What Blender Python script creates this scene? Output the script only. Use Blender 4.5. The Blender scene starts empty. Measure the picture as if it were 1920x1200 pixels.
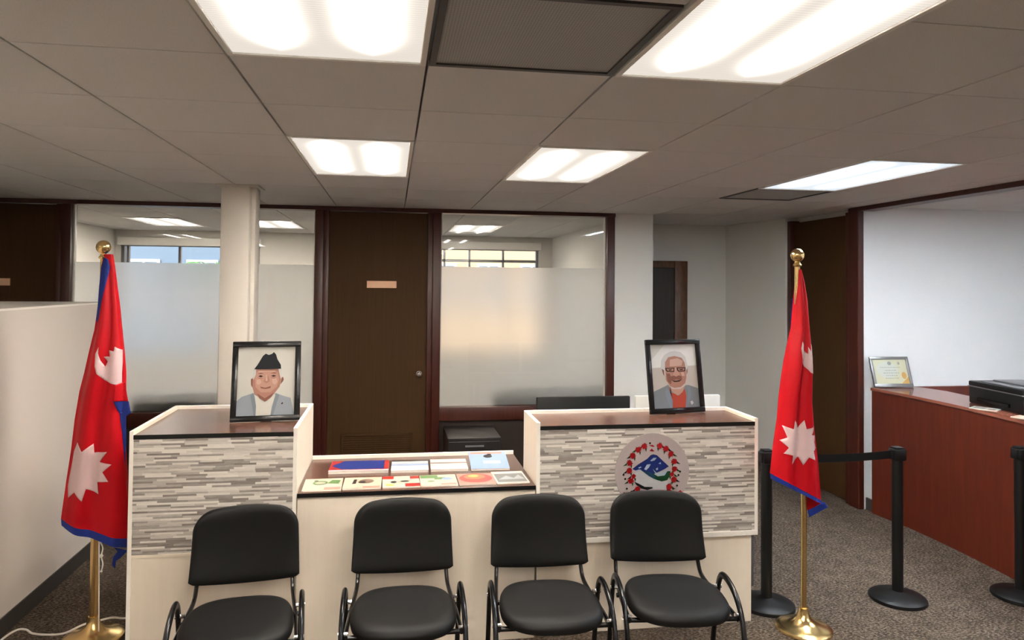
import bpy, bmesh, math, random
from mathutils import Vector, Matrix
random.seed(7)
PI = math.pi
scene = bpy.context.scene
C = scene.collection

# ------------------------------------------------------------------ camera
cam_data = bpy.data.cameras.new('camera')
cam = bpy.data.objects.new('camera', cam_data); C.objects.link(cam)
_r = Vector((0.98777764, -0.15557584, 0.00956526)); _u = Vector((-0.01285005, -0.02012176, 0.99971495)); _d = Vector((0.15533903, 0.98761899, 0.02187499))
cam.matrix_world = Matrix(((_r.x, _u.x, -_d.x, -0.10075), (_r.y, _u.y, -_d.y, -2.27263), (_r.z, _u.z, -_d.z, 1.9), (0, 0, 0, 1)))
cam_data.sensor_width = 36.0
cam_data.lens = 1341.28 / 1920 * 36.0
cam_data.shift_x = (960 - 946.92) / 1920
cam_data.shift_y = -(600 - 502.78) / 1920
cam_data.clip_start = 0.05
scene.camera = cam

# ------------------------------------------------------------------ world, exposure
world = bpy.data.worlds.new('daylight'); scene.world = world; world.use_nodes = True
bg = world.node_tree.nodes['Background']
bg.inputs[0].default_value = (0.86, 0.93, 1.0, 1); bg.inputs[1].default_value = 1.0
sun_d = bpy.data.lights.new('sun', 'SUN'); sun_d.energy = 1.6; sun_d.angle = 0.01; sun_d.color = (1, 0.86, 0.66)
sun = bpy.data.objects.new('sun', sun_d); C.objects.link(sun); sun.rotation_euler = (math.radians(48), 0, math.radians(-25))
scene.view_settings.view_transform = 'Standard'
scene.view_settings.look = 'None'
scene.view_settings.gamma = 1.0
scene.view_settings.use_curve_mapping = False
scene.view_settings.exposure = 2.25

LAMP = 1.0           # overall strength of the ceiling fixtures
Z = 2.5925           # ceiling height
T = 0.61             # ceiling module

# ------------------------------------------------------------------ materials
def mat(name, col, rough=0.5, metal=0.0, spec=0.5, coat=0.0):
    m = bpy.data.materials.new(name); m.use_nodes = True
    b = m.node_tree.nodes['Principled BSDF']
    b.inputs['Base Color'].default_value = (*col, 1); b.inputs['Roughness'].default_value = rough
    b.inputs['Metallic'].default_value = metal; b.inputs['Specular IOR Level'].default_value = spec
    b.inputs['Coat Weight'].default_value = coat
    return m
class NT:
    def __init__(s, m): s.t = m.node_tree; s.b = s.t.nodes.get('Principled BSDF')
    def n(s, typ, **kw):
        x = s.t.nodes.new(typ)
        for k, v in kw.items(): setattr(x, k, v)
        return x
    def l(s, a, b): s.t.links.new(a, b)
    def math(s, op, a, b=None, c=None):
        x = s.n('ShaderNodeMath', operation=op)
        for i, v in enumerate((a, b, c)):
            if v is None: continue
            if isinstance(v, (int, float)): x.inputs[i].default_value = v
            else: s.l(v, x.inputs[i])
        return x.outputs[0]
    def coords(s, scale=(1, 1, 1), which='Object'):
        tc = s.n('ShaderNodeTexCoord'); mp = s.n('ShaderNodeMapping'); mp.inputs['Scale'].default_value = scale
        s.l(tc.outputs[which], mp.inputs[0]); return mp.outputs[0]
    def noise(s, vec, scale, detail=3, rough=0.5):
        x = s.n('ShaderNodeTexNoise'); x.inputs['Scale'].default_value = scale; x.inputs['Detail'].default_value = detail
        x.inputs['Roughness'].default_value = rough; s.l(vec, x.inputs['Vector']); return x.outputs[0]
    def ramp(s, fac, stops):
        x = s.n('ShaderNodeValToRGB'); e = x.color_ramp.elements
        while len(e) < len(stops): e.new(0.5)
        for i, (p, c) in enumerate(stops): e[i].position = p; e[i].color = (*c, 1)
        s.l(fac, x.inputs[0]); return x.outputs[0]
    def bump(s, h, strength, dist=0.002):
        x = s.n('ShaderNodeBump'); x.inputs['Strength'].default_value = strength; x.inputs['Distance'].default_value = dist
        s.l(h, x.inputs['Height']); s.l(x.outputs[0], s.b.inputs['Normal'])

def paint(name, col, rough=0.7):
    m = mat(name, col, rough, spec=0.3); t = NT(m); t.bump(t.noise(t.coords(), 180, 2), 0.15, 0.001); return m
def wood(name, c0, c1, rough=0.4, scale=(14, 14, 1.0), coat=0.0):
    m = mat(name, c0, rough, coat=coat); t = NT(m)
    f = t.noise(t.coords(scale), 3.0, 6, 0.65)
    t.l(t.ramp(f, [(0.3, c0), (0.7, c1)]), t.b.inputs['Base Color']); t.bump(f, 0.08, 0.001); return m

M = {}
M['wall_white'] = paint('warm_white_paint', (0.60, 0.575, 0.53))
M['wall_grey'] = paint('grey_paint', (0.68, 0.67, 0.63))
M['wall_cool'] = paint('cool_white_paint', (0.74, 0.76, 0.77))
M['partition'] = paint('partition_paint', (0.66, 0.60, 0.545))
M['steel_white'] = paint('cream_steel_paint', (0.62, 0.58, 0.52), 0.45)
M['door'] = wood('dark_brown_door', (0.050, 0.023, 0.008), (0.064, 0.030, 0.010), 0.6, (20, 20, 0.7))
M['door'].node_tree.nodes['Principled BSDF'].inputs['Specular IOR Level'].default_value = 0.15
M['trim'] = wood('mahogany_trim', (0.040, 0.007, 0.0035), (0.066, 0.013, 0.006), 0.38, (20, 20, 0.8))
M['counter_front'] = wood('cherry_panel', (0.075, 0.0095, 0.0035), (0.125, 0.018, 0.0065), 0.38, (9, 9, 0.9))
M['counter_top'] = wood('cherry_top', (0.20, 0.055, 0.030), (0.27, 0.085, 0.05), 0.13, (9, 1, 9))
M['melamine'] = wood('cream_melamine', (0.77, 0.68, 0.56), (0.81, 0.72, 0.60), 0.42, (9, 9, 0.5))
M['white_edge'] = mat('white_edging', (0.86, 0.82, 0.75), 0.4)
M['lam_top'] = wood('walnut_laminate', (0.062, 0.026, 0.016), (0.12, 0.055, 0.036), 0.22, (1.2, 16, 16))
M['black'] = mat('black_plastic', (0.005, 0.005, 0.0052), 0.45, spec=0.3)
M['blackgloss'] = mat('black_gloss_metal', (0.005, 0.005, 0.0055), 0.22, spec=0.4)
M['leather'] = mat('black_upholstery', (0.0045, 0.0043, 0.0042), 0.52, spec=0.2)
t = NT(M['leather']); t.bump(t.noise(t.coords(), 420, 3), 0.25, 0.0006)
M['brass'] = mat('brass', (0.78, 0.55, 0.24), 0.24, 1.0)
M['chrome'] = mat('chrome', (0.75, 0.75, 0.75), 0.15, 1.0)
M['silver'] = mat('silver_frame', (0.22, 0.22, 0.225), 0.35, 0.6)
M['copper'] = mat('copper_plate', (0.80, 0.47, 0.29), 0.45, 0.0)
M['white'] = mat('white_plastic', (0.80, 0.80, 0.78), 0.4)
M['cord'] = mat('white_cord', (0.78, 0.75, 0.70), 0.5)
M['grey_plastic'] = mat('grey_plastic', (0.10, 0.10, 0.105), 0.4)
M['paper'] = mat('paper', (0.82, 0.80, 0.74), 0.6)
M['tbar'] = mat('ceiling_grid_metal', (0.10, 0.09, 0.085), 0.5)
M['lamp_frame'] = mat('lamp_frame_white', (0.72, 0.69, 0.64), 0.4)
M['baseboard'] = mat('dark_baseboard', (0.045, 0.040, 0.036), 0.5)
M['door_dark'] = wood('near_black_door', (0.016, 0.008, 0.005), (0.026, 0.014, 0.008), 0.5, (20, 20, 0.7))
M['knotty'] = wood('brown_jamb', (0.055, 0.022, 0.008), (0.16, 0.065, 0.022), 0.4, (14, 14, 3))
M['cabinet'] = mat('charcoal_cabinet', (0.018, 0.015, 0.014), 0.35)
M['sofa'] = mat('dark_brown_leather', (0.02, 0.013, 0.010), 0.5)

# ceiling tile: fine mineral fibre
M['tile'] = mat('mineral_fibre_tile', (0.46, 0.425, 0.385), 0.9, spec=0.1)
t = NT(M['tile']); f = t.noise(t.coords(), 260, 4, 0.7)
t.l(t.ramp(f, [(0.25, (0.52, 0.505, 0.49)), (0.65, (0.65, 0.63, 0.61))]), t.b.inputs['Base Color']); t.bump(f, 0.3, 0.001)
# carpet: loop pile, speckled brown grey
M['carpet'] = mat('carpet', (0.08, 0.07, 0.06), 0.95, spec=0.05)
t = NT(M['carpet']); v = t.coords((1, 1, 1))
f1 = t.noise(t.coords((55, 110, 55)), 1.0, 3, 0.75); f2 = t.noise(v, 9, 3, 0.6)
mx = t.math('ADD', t.math('MULTIPLY', f1, 0.85), t.math('MULTIPLY', f2, 0.15))
t.l(t.ramp(mx, [(0.38, (0.026, 0.019, 0.013)), (0.5, (0.080, 0.061, 0.046)), (0.62, (0.23, 0.18, 0.138))]), t.b.inputs['Base Color'])
t.bump(f1, 0.8, 0.006)
# perforated ceiling grille
M['perforated'] = mat('perforated_grille', (0.16, 0.15, 0.14), 0.6)
t = NT(M['perforated'])
vo = t.n('ShaderNodeTexVoronoi'); vo.inputs['Scale'].default_value = 120; vo.inputs['Randomness'].default_value = 0.0
t.l(t.coords(), vo.inputs['Vector'])
t.l(t.ramp(vo.outputs['Distance'], [(0.25, (0.15, 0.145, 0.14)), (0.42, (0.36, 0.35, 0.335))]), t.b.inputs['Base Color'])
# stone strip cladding: thin courses of random length and tone
M['stone'] = mat('stone_strip_cladding', (0.5, 0.45, 0.4), 0.6)
t = NT(M['stone']); tc = t.n('ShaderNodeTexCoord'); sp = t.n('ShaderNodeSeparateXYZ'); t.l(tc.outputs['Object'], sp.inputs[0])
row = t.math('FLOOR', t.math('DIVIDE', sp.outputs[2], 0.0098))
wn = t.n('ShaderNodeTexWhiteNoise', noise_dimensions='1D'); t.l(row, wn.inputs['W'])
colx = t.math('FLOOR', t.math('ADD', t.math('DIVIDE', sp.outputs[0], t.math('MULTIPLY_ADD', wn.outputs['Value'], 0.07, 0.10)), t.math('MULTIPLY', wn.outputs['Value'], 37.0)))
cb = t.n('ShaderNodeCombineXYZ'); t.l(colx, cb.inputs[0]); t.l(row, cb.inputs[1])
w2 = t.n('ShaderNodeTexWhiteNoise', noise_dimensions='2D'); t.l(cb.outputs[0], w2.inputs['Vector'])
gr = t.noise(t.coords((6, 6, 60)), 3.0, 5, 0.7)
ton = t.math('ADD', t.math('MULTIPLY', w2.outputs['Value'], 0.72), t.math('MULTIPLY', gr, 0.5))
t.l(t.ramp(ton, [(0.18, (0.17, 0.145, 0.125)), (0.42, (0.31, 0.28, 0.25)), (0.60, (0.47, 0.43, 0.39)), (0.92, (0.70, 0.66, 0.60))]), t.b.inputs['Base Color'])
t.bump(w2.outputs['Value'], 0.6, 0.003)
# flag cloth
def cloth(name, col):
    m = mat(name, col, 0.5, spec=0.18)
    t = NT(m); t.bump(t.noise(t.coords((3, 3, 1)), 9, 3), 0.25, 0.01); return m
M['flag_red'] = cloth('red_satin', (0.46, 0.002, 0.008)); M['flag_blue'] = cloth('blue_satin', (0.014, 0.032, 0.22)); M['flag_white'] = cloth('white_satin', (0.62, 0.45, 0.45))

def glass(name, tint=(1, 1, 1), refl=0.06):
    m = bpy.data.materials.new(name); m.use_nodes = True; nt = m.node_tree; nt.nodes.clear()
    o = nt.nodes.new('ShaderNodeOutputMaterial'); tr = nt.nodes.new('ShaderNodeBsdfTransparent'); tr.inputs[0].default_value = (*tint, 1)
    gl = nt.nodes.new('ShaderNodeBsdfGlossy'); gl.inputs['Roughness'].default_value = 0.0
    fr = nt.nodes.new('ShaderNodeFresnel'); fr.inputs[0].default_value = 1.45
    mx = nt.nodes.new('ShaderNodeMixShader'); nt.links.new(fr.outputs[0], mx.inputs[0]); nt.links.new(tr.outputs[0], mx.inputs[1]); nt.links.new(gl.outputs[0], mx.inputs[2])
    nt.links.new(mx.outputs[0], o.inputs[0]); return m
M['glass'] = glass('clear_glass', (0.95, 0.97, 0.97))
def frosted():
    m = bpy.data.materials.new('frosted_film'); m.use_nodes = True; nt = m.node_tree; nt.nodes.clear()
    o = nt.nodes.new('ShaderNodeOutputMaterial')
    rf = nt.nodes.new('ShaderNodeBsdfRefraction'); rf.inputs['Roughness'].default_value = 0.62; rf.inputs['IOR'].default_value = 1.12; rf.inputs[0].default_value = (0.97, 0.97, 0.97, 1)
    tl = nt.nodes.new('ShaderNodeBsdfTranslucent'); tl.inputs[0].default_value = (0.9, 0.9, 0.9, 1)
    df = nt.nodes.new('ShaderNodeBsdfDiffuse'); df.inputs[0].default_value = (0.80, 0.79, 0.77, 1)
    a = nt.nodes.new('ShaderNodeMixShader'); a.inputs[0].default_value = 0.45; nt.links.new(rf.outputs[0], a.inputs[1]); nt.links.new(tl.outputs[0], a.inputs[2])
    b = nt.nodes.new('ShaderNodeMixShader'); b.inputs[0].default_value = 0.27; nt.links.new(a.outputs[0], b.inputs[1]); nt.links.new(df.outputs[0], b.inputs[2])
    nt.links.new(b.outputs[0], o.inputs[0]); return m
M['frosted'] = frosted()

def diffuser(name, col, base, peak, w=0.0145, L=1.2):
    """prismatic lens over two tubes: brighter above the tubes, fading near the tube ends; object space x across, y along"""
    m = bpy.data.materials.new(name); m.use_nodes = True; t = NT(m); nt = m.node_tree
    nt.nodes.remove(t.b); o = [n for n in nt.nodes if n.type == 'OUTPUT_MATERIAL'][0]
    tc = t.n('ShaderNodeTexCoord'); sp = t.n('ShaderNodeSeparateXYZ'); t.l(tc.outputs['Object'], sp.inputs[0])
    dx = t.math('SUBTRACT', t.math('ABSOLUTE', sp.outputs[0]), 0.135)
    g = t.math('POWER', 2.71828, t.math('MULTIPLY', t.math('ABSOLUTE', t.math('DIVIDE', dx, w)), -1.0))
    ay = t.math('ABSOLUTE', sp.outputs[1])
    mr = t.n('ShaderNodeMapRange', interpolation_type='SMOOTHSTEP'); t.l(ay, mr.inputs['Value'])
    mr.inputs['From Min'].default_value = L / 2 - 0.26; mr.inputs['From Max'].default_value = L / 2 - 0.02; mr.inputs['To Min'].default_value = 1; mr.inputs['To Max'].default_value = 0.0
    rib = t.math('MULTIPLY_ADD', t.math('SINE', t.math('MULTIPLY', sp.outputs[1], 420.0)), 0.06, 1.0)
    st = t.math('MULTIPLY', t.math('MULTIPLY_ADD', t.math('MULTIPLY', g, t.math('POWER', mr.outputs[0], 2.5)), peak, base), rib)
    em = t.n('ShaderNodeEmission'); em.inputs[0].default_value = (*col, 1); t.l(t.math('MULTIPLY', st, LAMP), em.inputs[1])
    t.l(em.outputs[0], o.inputs[0]); return m
M['diff_warm'] = diffuser('lit_lens_warm', (1.0, 0.91, 0.80), 0.175, 66.0)
M['diff_cool'] = diffuser('lit_lens_cool', (0.86, 0.93, 1.0), 0.20, 90.0)

# ------------------------------------------------------------------ mesh helpers
def link(name, me, m=None, parent=None):
    o = bpy.data.objects.new(name, me); C.objects.link(o)
    if m is not None:
        for k in (m if isinstance(m, (list, tuple)) else [m]): me.materials.append(M[k] if isinstance(k, str) else k)
    if parent is not None: o.parent = parent
    return o
def obj(name, bm, m, parent=None, smooth=False, loc=None):
    me = bpy.data.meshes.new(name)
    bmesh.ops.recalc_face_normals(bm, faces=bm.faces) if smooth != 'keep' else None
    bm.to_mesh(me); bm.free()
    if smooth:
        for p in me.polygons: p.use_smooth = True
        try: me.set_sharp_from_angle(angle=math.radians(38))
        except Exception: pass
    o = link(name, me, m, parent)
    if loc: o.location = loc
    return o
def tag(o, label, cat, group=None):
    o['label'] = label; o['category'] = cat
    if group: o['group'] = group
    return o
def thing(name, label, cat, loc=(0, 0, 0), rotz=0, group=None):
    o = bpy.data.objects.new(name, None); C.objects.link(o); o.location = loc; o.rotation_euler = (0, 0, rotz); o.empty_display_size = 0.1
    return tag(o, label, cat, group)
def struct(name, bm, m, parent=None, smooth=False):
    o = obj(name, bm, m, parent, smooth)
    if parent is None: o['kind'] = 'structure'
    return o
def struct_empty(name, loc=(0, 0, 0)):
    o = bpy.data.objects.new(name, None); C.objects.link(o); o.location = loc; o['kind'] = 'structure'; return o
def BM(): return bmesh.new()
def box(bm, x0, x1, y0, y1, z0, z1, bev=0.0, mi=0, mtx=None, seg=2):
    r = bmesh.ops.create_cube(bm, size=1.0)
    vs = r['verts']
    bmesh.ops.transform(bm, verts=vs, matrix=Matrix.Translation(((x0 + x1) / 2, (y0 + y1) / 2, (z0 + z1) / 2)) @ Matrix.Diagonal((abs(x1 - x0), abs(y1 - y0), abs(z1 - z0), 1)))
    fs = list({f for v in vs for f in v.link_faces})
    if bev > 0:
        es = list({e for v in vs for e in v.link_edges})
        r = bmesh.ops.bevel(bm, geom=es, offset=bev, segments=seg, affect='EDGES', profile=0.5)
        vs2 = set(); fs = list(r['faces'])
        # gather the whole island
        seen = set(); stack = [fs[0].verts[0]]
        while stack:
            v = stack.pop()
            if v in seen: continue
            seen.add(v)
            for e in v.link_edges: stack.append(e.other_vert(v))
        vs = list(seen); fs = list({f for v in vs for f in v.link_faces})
    for f in fs: f.material_index = mi
    if mtx is not None: bmesh.ops.transform(bm, verts=vs, matrix=mtx)
    return bm
def bxo(name, x0, x1, y0, y1, z0, z1, m, parent=None, bev=0.0):
    b = BM(); box(b, x0, x1, y0, y1, z0, z1, bev); return obj(name, b, m, parent, smooth=bev > 0)
def smooth_path(pts, n=8):
    P = [Vector(p) for p in pts]; out = []
    for i in range(len(P) - 1):
        p0 = P[max(i - 1, 0)]; p1 = P[i]; p2 = P[i + 1]; p3 = P[min(i + 2, len(P) - 1)]
        for k in range(n):
            s = k / n
            out.append(0.5 * ((2 * p1) + (p2 - p0) * s + (2 * p0 - 5 * p1 + 4 * p2 - p3) * s * s + (3 * p1 - p0 - 3 * p2 + p3) * s ** 3))
    out.append(P[-1]); return out
def tube(bm, pts, r, n=10, flat=1.0, side=None):
    """swept tube; flat <1 squashes it along the local second axis"""
    pts = [Vector(p) for p in pts]; rings = []; prev = None
    for i, p in enumerate(pts):
        d = (pts[min(i + 1, len(pts) - 1)] - pts[max(i - 1, 0)]).normalized()
        ref = Vector(side) if side else (prev if prev else (Vector((0, 0, 1)) if abs(d.z) < 0.9 else Vector((1, 0, 0))))
        a = (ref - d * ref.dot(d)).normalized(); prev = a; b = d.cross(a)
        rr = r[i] if isinstance(r, (list, tuple)) else r
        rings.append([bm.verts.new(p + a * math.cos(2 * PI * k / n) * rr * flat + b * math.sin(2 * PI * k / n) * rr) for k in range(n)])
    for i in range(len(rings) - 1):
        for k in range(n): bm.faces.new((rings[i][k], rings[i][(k + 1) % n], rings[i + 1][(k + 1) % n], rings[i + 1][k]))
    bm.faces.new(rings[0][::-1]); bm.faces.new(rings[-1]); return bm
def lathe(bm, prof, n=40, c=(0, 0)):
    rings = []
    for r, z in prof:
        if r < 1e-6: rings.append([bm.verts.new((c[0], c[1], z))])
        else: rings.append([bm.verts.new((c[0] + r * math.cos(2 * PI * k / n), c[1] + r * math.sin(2 * PI * k / n), z)) for k in range(n)])
    for A, B in zip(rings, rings[1:]):
        for k in range(n):
            k2 = (k + 1) % n
            if len(A) == 1 and len(B) == 1: continue
            if len(A) == 1: bm.faces.new((A[0], B[k], B[k2]))
            elif len(B) == 1: bm.faces.new((A[k2], A[k], B[0]))
            else: bm.faces.new((A[k], A[k2], B[k2], B[k]))
    return bm
def prism_xy(bm, pts, z0, z1, mi=0):
    a = [bm.verts.new((x, y, z0)) for x, y in pts]; b = [bm.verts.new((x, y, z1)) for x, y in pts]; n = len(pts)
    fs = [bm.faces.new(a[::-1]), bm.faces.new(b)] + [bm.faces.new((a[i], a[(i + 1) % n], b[(i + 1) % n], b[i])) for i in range(n)]
    for f in fs: f.material_index = mi
    return bm
def prism_xz(bm, pts, y0, y1, mi=0):
    a = [bm.verts.new((x, y0, z)) for x, z in pts]; b = [bm.verts.new((x, y1, z)) for x, z in pts]; n = len(pts)
    fs = [bm.faces.new(a), bm.faces.new(b[::-1])] + [bm.faces.new((a[i], b[i], b[(i + 1) % n], a[(i + 1) % n])) for i in range(n)]
    for f in fs: f.material_index = mi
    return bm
def patch(bm, pts, y, mi):
    """flat printed patch in the x-z plane facing -y"""
    f = bm.faces.new([bm.verts.new((x, y, z)) for x, z in pts]); f.material_index = mi
    if f.normal.length == 0: f.normal_update()
    f.normal_update()
    if f.normal.y > 0: f.normal_flip()
    bmesh.ops.triangulate(bm, faces=[f]); return bm
def ell(cx, cz, rx, rz, n=20, a0=0, a1=2 * PI):
    return [(cx + rx * math.cos(a0 + (a1 - a0) * k / n), cz + rz * math.sin(a0 + (a1 - a0) * k / n)) for k in range(n if abs(a1 - a0 - 2 * PI) < 1e-6 else n + 1)]
def flatmat(name, col, rough=0.5):
    if name[:3] in ('ph_', 'em_', 'ce_') or name[:2] == 'p_': col = tuple(c * (0.52 if name[:3] == 'em_' else 0.58) for c in col)
    if name not in M: M[name] = mat(name, col, max(rough, 0.55) if name[:3] == 'ph_' else rough, spec=0.08 if name[:3] == 'ph_' else 0.25)
    return name

# ================================================================== THE SETTING
b = BM(); box(b, -5.2, 6.6, -6.2, 8.4, -0.1, 0.0); struct('floor', b, 'carpet')

LIGHTS = [(-1, -2, 'w', 'large square-looking ceiling light panel at the top left of the row nearest the camera'),
          (1, -2, 'w', 'long ribbed ceiling light panel running off the top edge, right of the perforated ceiling grille'),
          (-1, 2, 'w', 'lit ceiling light panel in the far row above the closed brown door'),
          (1, 2, 'w', 'evenly bright ceiling light panel in the far row, second from the right'),
          (4, 2, 'c', 'cool white ceiling light panel farthest right, above the red-brown service counter'),
          (-5, 10, 'w', 'ceiling light in the office behind the left window, seen left of the white column'),
          (-3, 10, 'w', 'ceiling light in the office behind the left window, seen right of the white column'),
          (1, 10, 'd', 'unlit-looking pale ceiling light seen through the right office window'),
          (-1, -6, 'w', 'unseen fill light panel added behind the camera, middle of the back row'),  # unseen lamps from here down, added to light the room
          (1, -6, 'w', 'unseen fill light panel added behind the camera, right of the back row'),
          (-5, -6, 'w', 'unseen fill light panel added behind the camera, left of the back row'),
          (-6, -2, 'w', 'unseen fill light panel added over the area left of the low partition'),
          (7, 1, 'c', 'unseen cool fill light panel added in the room behind the service counter'),
          (7, -3, 'c', 'unseen cool fill light panel added near the front of the room behind the service counter')]
VENTS = [(0, -1, 'square perforated ceiling grille between the two near light panels', 'perforated'),
         (4, 4, 'small grey ceiling grille just beyond the cool white light panel', 'perforated')]
skip = set()
for i, j, k, _ in LIGHTS: skip.add((i, j)); skip.add((i, j + 1))
for i, j, _, _m in VENTS: skip.add((i, j))
b = BM()
for i in range(-9, 11):
    for j in range(-10, 14):
        if (i, j) in skip: continue
        x0, x1 = i * T, (i + 1) * T; y0, y1 = j * T, (j + 1) * T
        x0 = max(x0, -5.2); x1 = min(x1, 6.6); y0 = max(y0, -6.2); y1 = min(y1, 8.4)
        if x1 - x0 < 0.05 or y1 - y0 < 0.05: continue
        box(b, x0 + 0.0045, x1 - 0.0045, y0 + 0.0022, y1 - 0.0022, Z, Z + 0.018)
ceil = struct('ceiling', b, 'tile')
b = BM(); box(b, -5.3, 6.7, -6.3, 8.5, Z + 0.02, Z + 0.35)  # slab added above the tiles to block sky and sun
struct('sky_block_slab', b, 'tbar')

for i, j, k, lab in LIGHTS:
    cx, cy = (i + 0.5) * T, (j + 1) * T
    t_ = thing('ceiling_light', lab, 'ceiling light', (cx, cy, Z), 0, 'recessed ceiling light panels')
    w, l = T / 2 - 0.005, T - 0.005; fw = 0.018
    b = BM()
    for s in (-1, 1):
        box(b, s * w, s * (w - fw), -l, l, -0.006, 0.012, 0.002)
        box(b, -w + fw, w - fw, s * l, s * (l - fw), -0.006, 0.012, 0.002)
    obj('frame', b, 'lamp_frame', t_)
    b = BM(); box(b, -w + fw, w - fw, -l + fw, l - fw, 0.0, 0.006)
    obj('diffuser', b, {'w': 'diff_warm', 'c': 'diff_cool', 'd': 'diff_warm'}[k], t_)
for i, j, lab, m in VENTS:
    cx, cy = (i + 0.5) * T, (j + 0.5) * T
    t_ = thing('ceiling_vent', lab, 'air vent', (cx, cy, Z), 0)
    w = T / 2 - 0.006; b = BM()
    for s in (-1, 1):
        box(b, s * w, s * (w - 0.02), -w, w, -0.004, 0.012); box(b, -w + 0.02, w - 0.02, s * w, s * (w - 0.02), -0.004, 0.012)
    obj('frame', b, 'baseboard', t_)
    b = BM(); box(b, -w + 0.02, w - 0.02, -w + 0.02, w - 0.02, 0.002, 0.008); obj('grille', b, m, t_)

# outer and inner walls ------------------------------------------------
WY = 4.42
def wall(name, x0, x1, y0, y1, z0, z1, m): 
    b = BM(); box(b, x0, x1, y0, y1, z0, z1); return struct(name, b, m)
wall('wall_left', -5.3, -5.2, -6.2, 8.4, 0, Z, 'wall_white')
wall('wall_front', -5.2, 6.6, -6.3, -6.2, 0, Z, 'wall_white')
wall('wall_far_right', 6.6, 6.7, -6.2, 8.4, 0, Z, 'wall_cool')
wall('wall_back_left', -5.2, -3.88, WY + 0.0, WY + 0.12, 0, Z, 'wall_white')
wall('wall_back', 2.03, 2.417, WY, WY + 0.12, 0, Z, 'wall_grey')
b = BM(); box(b, -2.85, -0.79, WY + 0.02, WY + 0.10, 0, 0.62); struct('wall_under_window_left', b, 'door_dark')
b = BM(); box(b, 0.345, 1.955, WY + 0.02, WY + 0.10, 0, 0.62); struct('wall_under_window_right', b, 'door_dark')
wall('wall_recess', 2.417, 3.80, 5.45, 5.55, 0, Z, 'wall_grey')
# angled side of the recess
b = BM(); prism_xy(b, [(3.84, 4.46), (3.68, 5.45), (3.80, 5.45), (3.96, 4.46)], 0, Z); struct('wall_recess_side', b, 'wall_grey')
wall('wall_service_back', 3.905, 6.6, 3.34, 3.46, 0, Z, 'wall_cool')
wall('wall_right_front', 3.9, 4.0, -6.2, -1.6, 0, Z, 'wall_white')
wall('wall_above_door', 3.96, 4.02, 3.46, 4.46, 0, Z, 'wall_grey')
# office walls
wall('wall_office_back_left', -3.95, -0.27, 8.2, 8.3, 0, 0.9, 'wall_white')
b = BM()
for x0, x1, z0, z1 in ((-3.95, -3.77, 0.9, Z), (-1.95, -0.27, 0.9, Z), (-3.77, -1.95, 2.40, Z)): box(b, x0, x1, 8.2, 8.3, z0, z1)
struct('wall_office_window_left', b, 'wall_white')
wall('wall_office_back_right', -0.27, 2.36, 8.2, 8.3, 0, 0.9, 'wall_white')
b = BM()
for x0, x1, z0, z1 in ((-0.27, 0.10, 0.9, Z), (2.05, 2.36, 0.9, Z), (0.10, 2.05, 2.42, Z)): box(b, x0, x1, 8.2, 8.3, z0, z1)
struct('wall_office_window_right', b, 'wall_white')
wall('wall_office_left', -3.95, -3.85, WY + 0.12, 8.2, 0, Z, 'wall_white')
wall('wall_office_middle', -0.27, -0.19, WY + 0.12, 8.2, 0, Z, 'wall_white')
wall('wall_office_right', 2.26, 2.36, WY + 0.12, 8.2, 0, Z, 'wall_white')
wall('wall_outer_right_back', 2.36, 6.6, 8.2, 8.3, 0, Z, 'wall_white')

# low partition at left, its top layer whitened to paint the light from above
b = BM(); box(b, -3.35, -2.13, -1.2, 3.27, 0, 1.731); struct('wall_partition', b, 'partition')
b = BM(); box(b, -3.35, -2.13, -1.2, 3.27, 1.731, 1.743); struct('trim_6', b, 'white_edge')
b = BM(); box(b, -2.13, -2.122, -1.2, 3.27, 0.0, 0.10); struct('baseboard_left', b, 'baseboard')
b = BM(); box(b, 3.93, 3.945, 3.26, 3.34, 0.0, 0.10); box(b, 2.417, 3.68, 5.44, 5.45, 0, 0.1); prism_xy(b, [(3.828, 4.47), (3.672, 5.44), (3.69, 5.44), (3.845, 4.47)], 0, 0.1)
struct('baseboard_right', b, 'baseboard')

# square column in front of the left window
col_ = struct_empty('column', (-1.215, 3.19, 0))
b = BM(); box(b, -0.105, 0.095, -0.11, 0.11, 0, Z, 0.012); box(b, 0.095, 0.125, -0.05, 0.12, 0, Z, 0.004); obj('shaft', b, 'steel_white', col_, True)
b = BM(); box(b, -0.135, 0.155, -0.135, 0.14, Z - 0.012, Z, 0.003); obj('top_trim', b, 'steel_white', col_)

# mahogany trims -------------------------------------------------------
def trim(n, *a, m='trim', bev=0.004): 
    b = BM(); box(b, *a, bev); return struct('trim_%d' % n, b, m)
trim(1, -5.2, 2.03, WY - 0.025, WY + 0.12, 2.556, Z)                      # header along the back wall
trim(2, 3.86, 4.0, -1.6, 3.33, 2.555, Z)                                   # header over the service opening
trim(3, 3.85, 3.908, 3.325, 3.47, 0, 2.5925, bev=0.012)                      # post beside the service opening
trim(4, 3.87, 3.99, 3.47, 3.53, 0, 2.56)
trim(5, 3.86, 3.99, 4.40, 4.46, 0, 2.56)

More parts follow.
